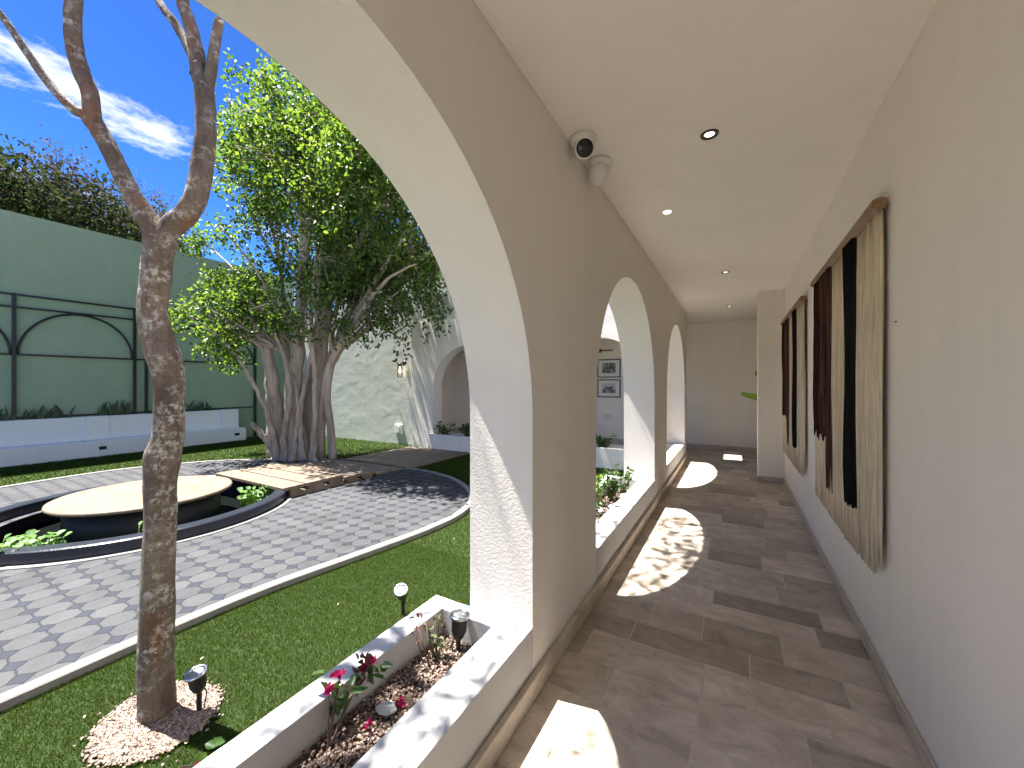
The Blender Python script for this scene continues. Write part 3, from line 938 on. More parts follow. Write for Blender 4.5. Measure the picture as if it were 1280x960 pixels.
# ------------------------------------------------------------------ ceiling fittings
def dome_camera(x, y, z, ang, tilt, s, lab):
    r = empty('dome_camera', (x, y, z))
    r.rotation_euler = (0, 0, ang)
    MB().lathe([(.062 * s, 0), (.062 * s, -.018 * s), (.055 * s, -.03 * s), (.05 * s, -.035 * s)], 32).build('base', M['white_plastic'], r)
    prof = [(.046 * s * math.cos(R(a)), .046 * s * math.sin(R(a))) for a in range(-88, 89, 11)]
    h = MB().lathe(prof, 32, (0, 0, -.052 * s)).build('ball', M['white_plastic'], r)
    mt = Matrix.Rotation(tilt, 3, 'X')
    MB().lathe([(.036 * s, 0), (.046 * s, .03 * s), (.046 * s, .052 * s), (.042 * s, .056 * s), (.039 * s, .052 * s)], 32, (0, 0, -.055 * s), mt, cap0=False, cap1=False).build('hood', M['white_plastic'], h)
    MB().lathe([(.039 * s, .050 * s), (.03 * s, .051 * s), (.016 * s, .054 * s), (.006 * s, .056 * s)], 32, (0, 0, -.055 * s), mt).build('lens', M['dark_lens'], h)
    return tag(r, lab, 'camera', 'ceiling security cameras')


dome_camera(-.765, 2.19, 2.93, math.atan2(-.765, 2.19) * -1 + R(8), R(112), 1.22, 'white dome camera with its black lens facing out, on the ceiling')
dome_camera(-.755, 2.46, 2.93, R(-150), R(105), 1.2, 'white dome camera turned away, behind the one with the lens showing')


def downlight(x, y, lab, lit=True):
    r = empty('downlight', (x, y, 2.93))
    MB().lathe([(.030, .0), (.034, -.007), (.047, -.006), (.049, -.001), (.049, .0005)], 40, cap0=False, cap1=False).build('trim', M['black_metal'], r)
    MB().lathe([(.024, -.0015), (.023, -.002)], 32, cap0=False).build('diode', M['diode'] if lit else M['lens'], r)
    return tag(r, lab, 'downlight', 'recessed ceiling downlights')


downlight(-.124, 2.51, 'black ringed downlight nearest the camera, in the ceiling')
downlight(-.10, 5.70, 'middle one of the three black ringed downlights in the ceiling')
downlight(-.08, 8.26, 'black ringed downlight nearest the dark end wall')
cp = MB().lathe([(.03, 0), (.03, -.004), (.024, -.007)], 24, (-.486, 3.471, 2.9295)).build('ceiling_plate', M['diode'])  # cover plate, no lamp: emission added only to make it look bright
tag(cp, 'tiny white round cover plate, set to glow, in the ceiling between camera and second downlight', 'ceiling plate')

# ------------------------------------------------------------------ fringe wall hangings
def hanging(y0, y1, zr, lab, seed):
    """y0 = near end, y1 = far end of the bar"""
    rn = random.Random(seed)
    r = empty('wall_hanging', (XR - .045, (y0 + y1) / 2, zr))
    L = y1 - y0
    c = r.location
    prof = [(-.028, -.012), (-.022, .022), (.006, .032), (.030, .024), (.032, -.016), (.004, -.03)]
    vs = [(a, y - c.y, b) for y in (y0, y1) for (a, b) in prof]
    n = len(prof)
    MB().add(vs, [tuple(range(n)), tuple(range(2 * n - 1, n - 1, -1))] + [(k, (k + 1) % n, n + (k + 1) % n, n + k) for k in range(n)]).build('wooden_bar', M['wood'], r)

    def strands(name, f0, f1, zbot, mat, layer, dens=1.0, rad=.0062):
        mb = MB()
        m = max(3, int((f1 - f0) * L / .0085 * dens))
        for k in range(m):
            f = f0 + (f1 - f0) * (k + rn.random() * .6) / m
            y = y0 + L * f - c.y
            x = .014 - layer + rn.uniform(-.006, .006)
            zb = zbot(f) + rn.uniform(-.02, .018) - zr
            sw1, sw2 = rn.uniform(-.010, .010), rn.uniform(-.022, .022)
            ph, am = rn.random() * 6.28, rn.uniform(.001, .006)
            pts = [(x + am * math.sin(ph + i), y + sw1 * i / 7 + sw2 * (i / 7) ** 2 + am * math.cos(ph + 1.3 * i), -.022 + (zb + .022) * i / 7) for i in range(8)]
            mb.tube(pts, [rad * rn.uniform(.8, 1.2)] * 7 + [rad * .45], 5)
        mb.build(name, mat, r, fix=False)

    zc = zr - 1.87
    strands('cream_fringe', .012, .985, lambda f: zc + .05 * abs(f - .45) + .05 * (f < .06), M['yarn_cream'], 0.0, 1.35, .0075)
    strands('maroon_fringe', .68, .975, lambda f: zr - 1.30 + .05 * (.97 - f) - .04 * math.sin(f * 60), M['yarn_maroon'], .016, .9, .0075)
    strands('brown_fringe', .60, .80, lambda f: (zr - 1.66) if f < .66 else zr - 1.28, M['yarn_brown'], .020, .55)
    strands('black_fringe', .235, .365, lambda f: zr - 1.60 - .16 * (f - .215), M['yarn_black'], .017, 1.15, .0075)
    return tag(r, lab, 'wall hanging', 'fringe hangings on the corridor wall')


hanging(2.56, 4.36, 2.385, 'larger nearer fringe hanging in cream, maroon and black yarn on a wooden bar', 3)
hanging(5.02, 6.98, 2.385, 'farther fringe hanging of cream and dark yarn beside the pier', 4)

nl_ = MB().lathe([(.002, 0), (.002, .006), (.004, .007), (.004, .009)], 10, (XR - .001, 2.47, 1.79), Matrix.Rotation(R(-90), 3, 'Y')).build('nail', M['black_metal'])
tag(nl_, 'tiny dark nail in the plain wall to the right of the larger hanging', 'nail')

# ------------------------------------------------------------------ garden spotlights
def spot_proto(lab, group, tilt=22):
    r = empty('garden_spotlight', (0, 0, 0))
    MB().lathe([(.004, -.12), (.012, -.02), (.012, .11), (.016, .125)], 12).build('spike', M['dark_plastic'], r)
    mt = Matrix.Rotation(R(tilt), 3, 'X')
    o = (0, 0, .13)
    h = MB().lathe([(.018, -.01), (.026, .0), (.037, .03), (.039, .085), (.041, .092)], 28, o, mt).build('housing', M['dark_plastic'], r)
    MB().lathe([(.041, .0925), (.052, .094), (.053, .104), (.046, .108), (.035, .106), (.034, .1005)], 32, o, mt, cap0=False, cap1=False).build('bezel', M['steel'], h)
    MB().lathe([(.0345, .098), (.0345, .101), (.012, .102)], 32, o, mt).build('lens', M['lens'], h)
    MB().tube([(.0, .016, .14), (.012, .03, .10), (.006, .026, .05), (.01, .014, .0)], .0035, 6).build('cable', M['dark_plastic'], r)
    return tag(r, lab, 'spotlight', group)


G = 'spike spotlights in the garden'
s1 = spot_proto('black spike spotlight in the gravel at the foot of the bare tree', G, 9)
s1.location = (-2.47, .99, ZG); s1.rotation_euler = (0, 0, R(8))
s2 = spot_proto('black spotlight with a dazzling white rim standing in the turf behind the planter', G, 32)
s2.location = (-2.19, 2.18, ZG); s2.rotation_euler = (0, 0, R(30))
s3 = spot_proto('upright black spotlight in the corner of the nearest planter', G, 6)
s3.location = (-1.18, 1.545, .13); s3.rotation_euler = (0, 0, R(160))

# ------------------------------------------------------------------ foreground tree (bare, forked)
def tree_pts(px, d0, d1=None):
    d1 = d1 if d1 is not None else d0
    n = len(px)
    return [at_depth(u, v, d0 + (d1 - d0) * i / max(1, n - 1)) for i, (u, v, r) in enumerate(px)]


DT = 2.06
trunk_px = [(197, 930, 31), (197, 912, 28.5), (196, 892, 25.5), (194, 840, 24), (195, 773, 23.5), (197, 723, 22.5), (200, 640, 21.5), (201, 603, 22), (203, 575, 24.5), (209, 553, 21.5), (212, 520, 20), (212, 487, 20), (208, 453, 23), (196, 420, 22.5), (191, 387, 20), (195, 345, 21), (198, 318, 20.5), (200, 298, 24)]
kx = DT / FPX
bt = empty('bare_tree', at_z(197, 908, ZG))
bt.location = at_depth(197, 912, DT)
bt.location.z = ZG


def limb(px, d0, d1, n=16, per=6, jit=.05, ext=None):
    pts = tree_pts(px, d0, d1)
    rad = [p[2] * (d0 + (d1 - d0) * i / max(1, len(px) - 1)) / FPX * math.cos(math.atan((640 - p[0]) / FPX)) for i, p in enumerate(px)]
    if ext:
        pts += [Vector(e[:3]) for e in ext]; rad += [e[3] for e in ext]
    return smooth_path(pts, per), interp(rad, per)


def flt(t, a): return 1 + .035 * math.sin(3 * a + t * 9) + .03 * math.sin(5 * a - t * 14) + .03 * math.sin(t * 60 + a)


tm = MB()
p, r_ = limb(trunk_px, DT, DT); tm.tube(p, r_, 20, .03, flutes=flt)
lb = [(200, 300, 20), (190, 283, 17), (167, 247, 14.5), (147, 207, 13.5), (130, 173, 13.5), (113, 147, 15)]
p, r_ = limb(lb, DT, DT - .05); tm.tube(p, r_, 18, .03, flutes=flt)
top = at_depth(92, -20, DT - .12)
p, r_ = limb([(116, 155, 13), (113, 120, 12.5), (100, 87, 13), (93, 60, 13), (91, 30, 12.5), (92, 0, 12.5)], DT - .05, DT - .1, ext=[(top.x - .02, top.y, 3.75, .05), (top.x - .15, top.y + .1, 4.2, .045), (top.x - .3, top.y + .1, 5.2, .035), (top.x - .6, top.y, 6.5, .015)])
tm.tube(p, r_, 16, .03, flutes=flt)
tl = at_depth(-70, -70, DT - .3)
p, r_ = limb([(116, 152, 9), (104, 143, 9), (90, 135, 8.5), (63, 107, 7.5), (37, 70, 7), (17, 40, 6.5), (0, 17, 6.5)], DT - .05, DT - .2, ext=[(tl.x, tl.y, tl.z, .026), (tl.x - .3, tl.y - .1, 4.3, .02), (tl.x - .4, tl.y, 4.9, .012)])
tm.tube(p, r_, 14, .03, flutes=flt)
p, r_ = limb([(200, 302, 20), (212, 285, 17), (233, 266, 16), (246, 243, 15.5), (253, 207, 15), (257, 173, 14), (257, 140, 13.5), (255, 110, 13.5), (249, 85, 13)], DT, DT + .08)
tm.tube(p, r_, 18, .03, flutes=flt)
ta = at_depth(192, -20, DT + .2)
p, r_ = limb([(249, 92, 9), (242, 72, 8), (231, 50, 7), (217, 27, 6.5), (198, 0, 6)], DT + .08, DT + .18, ext=[(ta.x - .08, ta.y, 4.0, .024), (ta.x - .2, ta.y + .15, 4.5, .018), (ta.x - .3, ta.y + .3, 5.2, .014), (ta.x - .6, ta.y + .6, 6.6, .008)])
tm.tube(p, r_, 12, .03, flutes=flt)
tb_ = at_depth(226, -20, DT + .15)
p, r_ = limb([(249, 95, 12), (247, 72, 11), (242, 50, 10), (236, 25, 9.5), (228, 0, 9)], DT + .08, DT + .12, ext=[(tb_.x, tb_.y - .02, 4.0, .034), (tb_.x - .35, tb_.y + .0, 4.8, .028), (-3.6, 1.1, 5.5, .024), (-3.75, 1.8, 6.0, .02), (-3.2, 2.6, 6.5, .014), (-2.9, 3.4, 6.75, .008)])
tm.tube(p, r_, 12, .03, flutes=flt)
p, r_ = limb([(256, 115, 10), (263, 92, 8), (268, 60, 7), (273, 32, 6.5), (275, 25, 6)], DT + .07, DT + .02); tm.tube(p, r_, 12, .03, flutes=flt)
under(tm.build('trunk', M['bark'], fix=False), bt)
# crown above the frame: it throws the dappled shade in the corridor
cents = []
for (cx, cy, cz, rr, nn) in ((-3.45, .62, 6.6, .55, 420), (-2.95, .62, 6.5, .42, 300), (-3.8, .35, 6.8, .45, 220), (-3.0, 2.55, 6.6, .42, 330), (-2.85, 3.25, 6.7, .5, 850), (-3.0, 3.9, 6.8, .42, 420), (-3.6, .1, 6.7, .4, 220)):
    cents.append(rng.normal(0, 1, (nn, 3)) * rr * np.array([.62, .62, .42]) + np.array([cx, cy, cz]))
cents = np.concatenate(cents)
dd = -cents[:, 0] * SA + cents[:, 1] * CA
cents = cents[~((480 - FPX * (cents[:, 2] - 1.5) / dd > -40) & (640 + FPX * (cents[:, 0] * CA + cents[:, 1] * SA) / dd < 420))]
v, f = leaves(cents, .085, .045)
under(np_mesh('crown', v, f, M['canopy_leaf']), bt)
tag(bt, 'bare forked tree with lichen blotched russet bark rising from pale gravel', 'tree')

# gravel ring at its foot
gc = (-2.61, .865)
n = 5200
a = rng.uniform(0, 6.283, n); q = np.sqrt(rng.uniform(0, 1, n)) * (1 + rng.normal(0, .05, n))
q = np.where(rng.uniform(0, 1, n) < .03, q * rng.uniform(1, 1.35, n), q)
gx = gc[0] + q * .28 * np.cos(a); gy = gc[1] + q * .245 * np.sin(a)
tag(pebbles('tree_gravel', np.stack([gx, gy, ZG + .012 + .012 * (1 - np.minimum(q, 1)) + rng.uniform(0, .006, n)], 1), .0085, M['pink_pebble']), 'pale pink gravel ring around the foot of the bare tree', 'gravel', kind='stuff')
tag(MB().lathe([(.27, ZG + .003), (.2, ZG + .014), (.05, ZG + .02)], 48, (gc[0], gc[1], 0), Matrix(((1, 0, 0), (0, .84, 0), (0, 0, 1)))).build('gravel_bed', M['pink_pebble']), kind='structure')

# ------------------------------------------------------------------ leafy many-stemmed tree
BD = 9.25
bk = BD / FPX
base = at_z(370, 573, ZG)
ft = empty('ficus_tree', (base.x, base.y, ZG))
fm = MB()


def root_flare(t, a): return 1 + (.16 * max(0, 1 - t * 3.5)) * (1 + .6 * math.sin(5 * a)) + .10 * math.sin(4 * a + 2) + .05 * math.sin(9 * a + 6 * t)


stems = [  # pixel path, radius px, depth from / to
    ([(388, 578, 22), (380, 540, 15), (372, 490, 12), (374, 440, 11), (377, 380, 10), (380, 320, 9), (384, 270, 7), (388, 200, 5), (392, 140, 3)], 9.0, 8.9),
    ([(366, 576, 18), (352, 540, 13), (346, 500, 12.5), (340, 462, 12), (328, 425, 10), (310, 390, 7), (290, 360, 4)], 9.1, 8.6),
    ([(410, 578, 20), (402, 540, 17), (398, 490, 15), (402, 440, 14), (408, 380, 12), (415, 320, 10), (425, 250, 7), (430, 180, 4)], 9.3, 9.7),
    ([(418, 576, 13), (414, 530, 10), (410, 480, 9), (424, 440, 9), (442, 400, 8), (470, 350, 6), (500, 300, 4), (520, 250, 3)], 9.1, 8.6),
    ([(402, 574, 12), (392, 520, 8), (390, 470, 8), (395, 420, 7.5), (405, 340, 6), (410, 280, 4)], 9.5, 10.2),
    ([(420, 570, 9), (415, 500, 7), (418, 450, 7), (436, 415, 7), (455, 385, 6), (470, 365, 5), (490, 345, 3.5), (520, 330, 2)], 9.0, 8.3),
    ([(352, 572, 8), (342, 545, 6), (330, 510, 5), (312, 475, 4.5), (300, 455, 3.5), (270, 420, 2.5), (240, 395, 1.5)], 8.9, 8.2),
    ([(352, 578, 11), (345, 565, 9), (330, 550, 6.5), (313, 534, 5), (308, 530, 4.5)], 8.9, 8.6),
    ([(338, 570, 9), (336, 530, 6), (333, 490, 5), (330, 440, 4), (320, 380, 3)], 9.4, 9.9),
    ([(362, 576, 9), (360, 540, 6), (366, 500, 5.5), (360, 460, 5), (345, 420, 4), (325, 380, 3)], 8.8, 8.5),
    ([(392, 577, 9), (386, 545, 6.5), (384, 500, 5.5), (390, 450, 5), (400, 400, 4.5), (420, 340, 3.5)], 8.8, 8.9),
    ([(406, 577, 8), (410, 545, 6), (404, 500, 5), (396, 460, 5), (388, 410, 4.5), (392, 350, 3.5)], 8.8, 8.6),
    ([(372, 577, 7), (378, 550, 5), (380, 520, 4.5), (372, 480, 4), (356, 440, 3.5), (350, 400, 3)], 8.7, 8.9),
    ([(422, 575, 8), (424, 545, 5.5), (418, 505, 5), (412, 460, 5), (425, 420, 5), (446, 385, 4.5), (462, 340, 3.5), (472, 290, 2.5)], 9.4, 9.6),
    ([(378, 576, 10), (370, 540, 7), (362, 500, 6), (360, 450, 6), (355, 380, 5), (345, 310, 4), (330, 240, 2.5)], 9.3, 9.8),
]
ALLP = []
for px, d0, d1 in stems:
    px = [(u + (369 + (u - 378) * .76 - u) * max(0, min(1, (v - 430) / 110)), v, r) for (u, v, r) in px]
    pts = tree_pts(px, d0, d1); rad = [p[2] * bk for p in px]
    P2 = smooth_path(pts, 5); R2 = [q * (.66 if px[0][2] > 19 else .52) for q in interp(rad, 5)]
    P2 = [q + Vector((random.uniform(-1, 1), random.uniform(-1, 1), 0)) * .02 for q in P2]
    P2[0].z = ZG - .05
    ALLP += [(q, r) for q, r in zip(P2, R2) if q.z > 1.3]
    fm.tube(P2, R2, 14, .05, flutes=root_flare)
# roots
for k in range(9):
    a = R(k * 40 + 10)
    b0 = Vector((base.x + .22 * math.cos(a), base.y + .22 * math.sin(a), ZG + .35))
    fm.tube(smooth_path([b0, b0 + Vector((.14 * math.cos(a), .14 * math.sin(a), -.2)), b0 + Vector((.36 * math.cos(a), .36 * math.sin(a), -.36))], 4), interp([.04, .045, .022], 4), 8, .05)
# leaning separate stem at the right
sp_ = smooth_path(tree_pts([(416, 574, 5), (413, 530, 4.2), (409, 492, 4.2), (418, 445, 3.5), (438, 405, 3), (455, 375, 3)], 8.9, 8.8), 5)
fm.tube(sp_, interp([.095, .08, .075, .065, .05, .035], 5), 10, .04)
lobes = [(330, 130, 48), (300, 165, 40), (400, 140, 60), (360, 200, 65), (455, 200, 70), (298, 235, 38), (420, 270, 70), (500, 270, 58), (345, 285, 42), (525, 335, 42), (462, 345, 48), (395, 350, 38),
         (262, 400, 36), (310, 385, 40), (350, 400, 36), (292, 430, 30), (242, 388, 20), (500, 375, 28), (545, 365, 22), (560, 180, 75), (600, 260, 70), (500, 110, 65), (380, 105, 38), (430, 395, 24), (275, 290, 22), (250, 300, 12), (262, 345, 14), (325, 330, 22),
         (400, 320, 50), (440, 300, 55), (475, 310, 50), (365, 330, 34), (420, 200, 60), (380, 235, 50), (330, 190, 45), (330, 260, 40), (440, 350, 40), (290, 395, 34), (330, 360, 30)]
wts = [1.0] * len(lobes)
C_, N_ = [], []
lobes = [(*q, None) for q in lobes] + [(430, 240, 58, 7.5), (452, 200, 58, 7.8), (480, 262, 48, 7.6), (420, 180, 50, 7.8), (500, 222, 52, 8.0), (470, 330, 46, 10.2), (510, 310, 48, 10.0), (430, 340, 46, 10.3), (540, 330, 42, 9.6),
                                         (450, 370, 34, 9.6), (500, 350, 34, 9.2), (395, 385, 30, 9.8), (480, 395, 20, 8.8), (235, 400, 26, 8.7), (280, 415, 30, 8.6), (310, 360, 34, 8.8)]
for (u, v, r, dfix) in lobes:
    big = r > 55
    for k in range(3 if big else 2 if r > 30 else 1):
        d = BD + random.uniform(-1.5, 1.5) * (1.0 if v < 330 else .55) - (.5 if v > 370 else 0)
        if dfix: d = dfix + random.uniform(-.3, .3)
        ctr = at_depth(u + random.uniform(-.15, .15) * r, v + random.uniform(-.15, .15) * r, d)
        Rw = r * bk
        if random.random() < .9:   # a branch into the lobe
            root_ = at_depth(395 + (u - 395) * .35, min(440, v + 90), BD + (d - BD) * .3)
            root_ = min(ALLP, key=lambda q: (q[0] - root_).length)[0]
            mid = (root_ + ctr) / 2 + Vector((random.uniform(-.2, .2), random.uniform(-.2, .2), .1))
            fm.tube(smooth_path([root_, mid, ctr + Vector((0, 0, Rw * .3))], 4), interp([.045, .03, .01], 4), 6)
        nsub = max(5, int(14.5 * (r / 50) ** 2))
        for s in range(nsub):
            dv = Vector((random.gauss(0, 1), random.gauss(0, 1), random.gauss(0, 1))).normalized() * (random.random() ** .45) * Rw
            sc = ctr + dv
            nl = random.randint(22, 62)
            drop = rng.normal(0, 1, (nl, 3)) * np.array([.15, .15, .12])
            drop[:, 2] -= .5 * (drop[:, 0] ** 2 + drop[:, 1] ** 2) ** .5
            C_.append(np.array(sc) + drop); N_.append(np.tile(np.array(dv.normalized()) * .5, (nl, 1)))
            if s % 3 == 0:
                fm.tube([ctr, (ctr + sc) / 2 + Vector((0, 0, .05)), sc], [.012, .009, .004], 4)
# trailing twigs under the crown at the right
for k in range(26):
    u0, v0 = random.uniform(455, 560), random.uniform(365, 395)
    p0 = at_depth(u0, v0, 8.4 + random.uniform(-.4, .6)); L = random.uniform(.3, 1.1) * (1 if u0 < 530 else .5)
    q = [p0 + Vector((.12 * L * (i / 4), -.05 * i / 4, -L * (i / 4))) for i in range(5)]
    fm.tube(q, [.006, .005, .004, .003, .002], 4)
    for qq in q:
        C_.append(np.array(qq) + rng.normal(0, .05, (4, 3))); N_.append(np.tile(np.array([0, 0, -.5]), (4, 1)))
C_ = np.concatenate(C_); N_ = np.concatenate(N_)
under(fm.build('trunk', M['ficus_bark'], fix=False), ft)
v, f = leaves(C_, .098, .058, up=.55, outward=N_)
under(np_mesh('crown', v, f, M['ficus_leaf']), ft)
tag(ft, 'large many-stemmed tree with dense bright green foliage beside the stone slabs', 'tree')
print('ficus leaves', len(C_))

# ------------------------------------------------------------------ trees beyond the green wall
def back_tree(x, y, zc, rx, rz, nl, lab, seed, russet=.3):
    rn = random.Random(seed)
    r = empty('background_tree', (x, y, -.42))
    mb = MB()
    mb.tube(smooth_path([(x, y, -.42), (x + .2, y, 2.5), (x - .1, y + .1, zc)], 5), interp([.26, .2, .06], 5), 9, .05)
    cs, cr = [], []
    for k in range(70):
        d = Vector((rn.gauss(0, 1), rn.gauss(0, 1), rn.gauss(0, 1))).normalized() * (rn.random() ** .4)
        e = Vector((x + d.x * rx, y + d.y * rx, zc + d.z * rz))
        mb.tube(smooth_path([(x, y, zc - rz * .7), ((x + e.x) / 2 + rn.uniform(-.2, .2), (y + e.y) / 2, (zc - rz * .5 + e.z) / 2), e], 3), interp([.04, .022, .007], 3), 4)
        m = int(nl // 70 * (2.6 if d.z < .1 else 1.5))
        pp = np.array(e) + rng.normal(0, 1, (m, 3)) * np.array([.42, .42, .34])
        (cr if (d.z > .25 and rn.random() < russet) else cs).append(pp)
        for j in range(5):
            q = e + Vector((rn.gauss(0, .35), rn.gauss(0, .35), abs(rn.gauss(0, .45))))
            mb.tube([e, q], [.007, .003], 3)
    under(mb.build('trunk', M['twig'], fix=False), r)
    v, f = leaves(np.concatenate(cs), .15, .085)
    cw = under(np_mesh('crown', v, f, M['hedge_leaf']), r)
    if cr:
        v, f = leaves(np.concatenate(cr)[::2], .11, .055)
        under(np_mesh('blossom', v, f, M['dry_twig_leaf']), r)
    tag(r, lab, 'tree', 'trees beyond the green wall')


back_tree(-18.5, 1.2, 6.9, 1.7, 1.9, 8500, 'dense dark green tree above the green wall at the left edge', 1, .25)
back_tree(-18.8, 3.6, 6.7, 1.6, 2.0, 6000, 'olive tree with russet tips behind the left limb of the bare tree', 2, .65)
back_tree(-19.5, 6.0, 6.8, 1.8, 1.9, 5500, 'sparse russet twigged tree behind the fork of the bare tree', 3, .75)
back_tree(-21, -2.0, 7.2, 2.2, 2.2, 5500, 'dark tree beyond the green wall outside the left edge', 4, .3)

# ------------------------------------------------------------------ small plants
def shrub(name, x, y, z, h, spread, nst, nl, lsize, mat, lab, seed, group=None, cat='plant', stemmat=None):
    rn = random.Random(seed)
    r = empty(name, (x, y, z))
    mb = MB(); cs = []
    for k in range(nst):
        a = rn.random() * 6.28; s = spread * rn.uniform(.3, 1)
        e = Vector((x + s * math.cos(a), y + s * math.sin(a), z + h * rn.uniform(.55, 1)))
        b = Vector((x + rn.uniform(-.015, .015), y + rn.uniform(-.015, .015), z - .03))
        q = smooth_path([b, (b + e) / 2 + Vector((rn.uniform(-.02, .02), rn.uniform(-.02, .02), h * .12)), e], 4)
        mb.tube(q, interp([.0045, .0035, .0018], 4), 5)
        for i in range(nl):
            qq = q[rn.randrange(2, len(q))]
            cs.append(np.array(qq) + rng.normal(0, lsize * .25, 3))
    under(mb.build('stem', stemmat or M['twig'], fix=False), r)
    v, f = leaves(np.array(cs), lsize, lsize * .62, up=.8)
    under(np_mesh('foliage', v, f, mat), r)
    tag(r, lab, cat, group)
    return r


def flower(parent, p, s, seed):
    rn = random.Random(seed)
    n = 4
    cs = np.repeat(np.array([p]), n * 2, 0) + rng.normal(0, s * .12, (n * 2, 3))
    v, f = leaves(cs, s, s * .8, up=.1, fold=.3, outward=np.tile([0, 0, 1.6], (n * 2, 1)))
    return under(np_mesh('flower', v, f, M['bract']), parent)


bg = empty('bougainvillea', (-1.30, .98, .19))
mb = MB()
bpts = [at_depth(u, v, d) for u, v, d in ((428, 905, 1.52), (424, 868, 1.50), (418, 850, 1.49))]
heads = [(425, 845, 1.50, .034), (411, 864, 1.46, .034), (464, 828, 1.60, .036), (458, 834, 1.60, .03), (452, 850, 1.56, .022), (424, 857, 1.49, .028), (460, 905, 1.62, .022), (498, 877, 1.66, .024)]
root = Vector((-1.27, .90, .17))
for (u, v, d, s) in heads[:6]:
    e = at_depth(u, v, d)
    mb.tube(smooth_path([root, (root * .5 + e * .5) + Vector((.0, 0, .03)), e], 5), interp([.005, .004, .002], 5), 6)
under(mb.build('stem', M['twig'], fix=False), bg)
for i, (u, v, d, s) in enumerate(heads[:6]): flower(bg, np.array(at_depth(u, v, d)), s * .8, i)
lc = [np.array(at_depth(u, v, d)) for u, v, d in ((405, 850, 1.47), (420, 858, 1.48), (432, 862, 1.5), (440, 858, 1.52), (428, 872, 1.5), (418, 878, 1.48), (445, 852, 1.55), (455, 842, 1.58), (466, 838, 1.6), (462, 848, 1.58), (436, 868, 1.52), (448, 846, 1.56), (412, 880, 1.47), (470, 835, 1.6))]
v, f = leaves(np.repeat(np.array(lc), 2, 0) + rng.normal(0, .012, (len(lc) * 2, 3)), .062, .036, up=.9)
under(np_mesh('foliage', v, f, M['shrub_leaf']), bg)
bz = [np.array(at_depth(u, v, 1.6)) for u, v in ((452, 826), (456, 822), (449, 836), (462, 820), (446, 842))]
v, f = leaves(np.repeat(np.array(bz), 3, 0) + rng.normal(0, .01, (15, 3)), .04, .022)
under(np_mesh('young_leaf', v, f, M['bronze_leaf']), bg)
tag(bg, 'small plant with magenta flower bracts in the middle of the nearest planter', 'plant')
for i, (u, v, z, lab) in enumerate(((460, 906, .205, 'fallen magenta flower on the gravel below the flowering plant'), (499, 878, .21, 'fallen magenta flower lying beside the flat white stone'))):
    p = at_z(u, v, z)
    cs = np.repeat(np.array([p]), 7, 0) + rng.normal(0, .004, (7, 3))
    vv, ff = leaves(cs, .026, .02, up=.6)
    tag(np_mesh('fallen_flower', vv, ff, M['bract']), lab, 'flower', 'fallen magenta flowers')
b2 = empty('bougainvillea', (-1.30, .35, .19))
e0 = at_depth(252, 958, 1.30)
under(MB().tube(smooth_path([(-1.30, .35, .17), ((-1.30 + e0.x) / 2, (.35 + e0.y) / 2, .36), e0], 5), interp([.005, .004, .002], 5), 6).build('stem', M['twig'], fix=False), b2)
for k in range(2): flower(b2, np.array(at_depth(250 + 8 * k, 962 + 4 * k, 1.30)), .036, k)
v, f = leaves(np.array([e0] * 8) + rng.normal(0, .03, (8, 3)), .05, .03, up=.9); under(np_mesh('foliage', v, f, M['shrub_leaf']), b2)
tag(b2, 'magenta flowering plant at the bottom edge, cut off by the frame', 'plant')

g1 = shrub('shoot_plant', -1.235, 1.44, .19, .20, .06, 5, 9, .026, M['dull_leaf'], 'thin half dry green shoot beside the upright spotlight in the nearest planter', 21)
rn = random.Random(5); mb = MB()
for k in range(4):
    b = Vector((-1.25 + rn.uniform(-.04, .03), 1.43 + rn.uniform(-.05, .05), .18)); mb.tube([b, b + Vector((rn.uniform(-.05, .0), rn.uniform(-.06, .02), rn.uniform(.14, .24)))], [.0035, .002], 5)
under(mb.build('dry_twig', M['twig'], fix=False), g1)
wl_ = leaves(np.array([(-1.30 + rng.normal(0, .015), 1.40 + rng.normal(0, .03), .37 + rng.normal(0, .03)) for _ in range(12)]), .035, .015)
under(np_mesh('withered_foliage', wl_[0], wl_[1], M['bronze_leaf']), g1)

sl = 'leafy shrubs in the second planter'
shrub('shrub', -1.20, 4.35, .19, .34, .16, 14, 14, .05, M['shrub_leaf'], 'dark leafy shrub near the back of the second planter', 31, sl)
shrub('shrub', -1.16, 4.72, .19, .32, .14, 9, 10, .05, M['shrub_leaf'], 'dark shrub leaning against the pier behind the second planter', 32, sl)
shrub('shrub', -1.30, 4.1, .19, .40, .14, 9, 12, .042, M['lime_leaf'], 'lime green shoot rising behind the shrubs of the second planter', 33, sl)
shrub('shrub', -1.2, 3.72, .19, .30, .14, 10, 11, .045, M['shrub_leaf'], 'shrub with small dark leaves in the middle of the second planter', 34, sl)
shrub('shrub', -1.12, 3.2, .19, .26, .11, 9, 10, .05, M['shrub_leaf'], 'dark shrub closest to the camera in the second planter', 35, sl)
shrub('shrub', -1.18, 7.7, .19, .16, .12, 8, 8, .05, M['dull_leaf'], 'low brownish plant in the farthest planter', 36)
for (x, lab, sd) in ((-2.45, 'dark leafy plant in the far planter right of the framed photographs', 41), (-3.1, 'dark leafy plant in the far planter under the framed photographs', 42), (-6.75, 'dark leafy plant at the left end of the far arch planter', 43), (-6.0, 'dark leafy plant at the right of the far arch planter', 44)):
    shrub('shrub', x, YA + .08, .1, .36, .26, 16, 12, .075, M['shrub_leaf'], lab, sd, 'plants in the far planters')


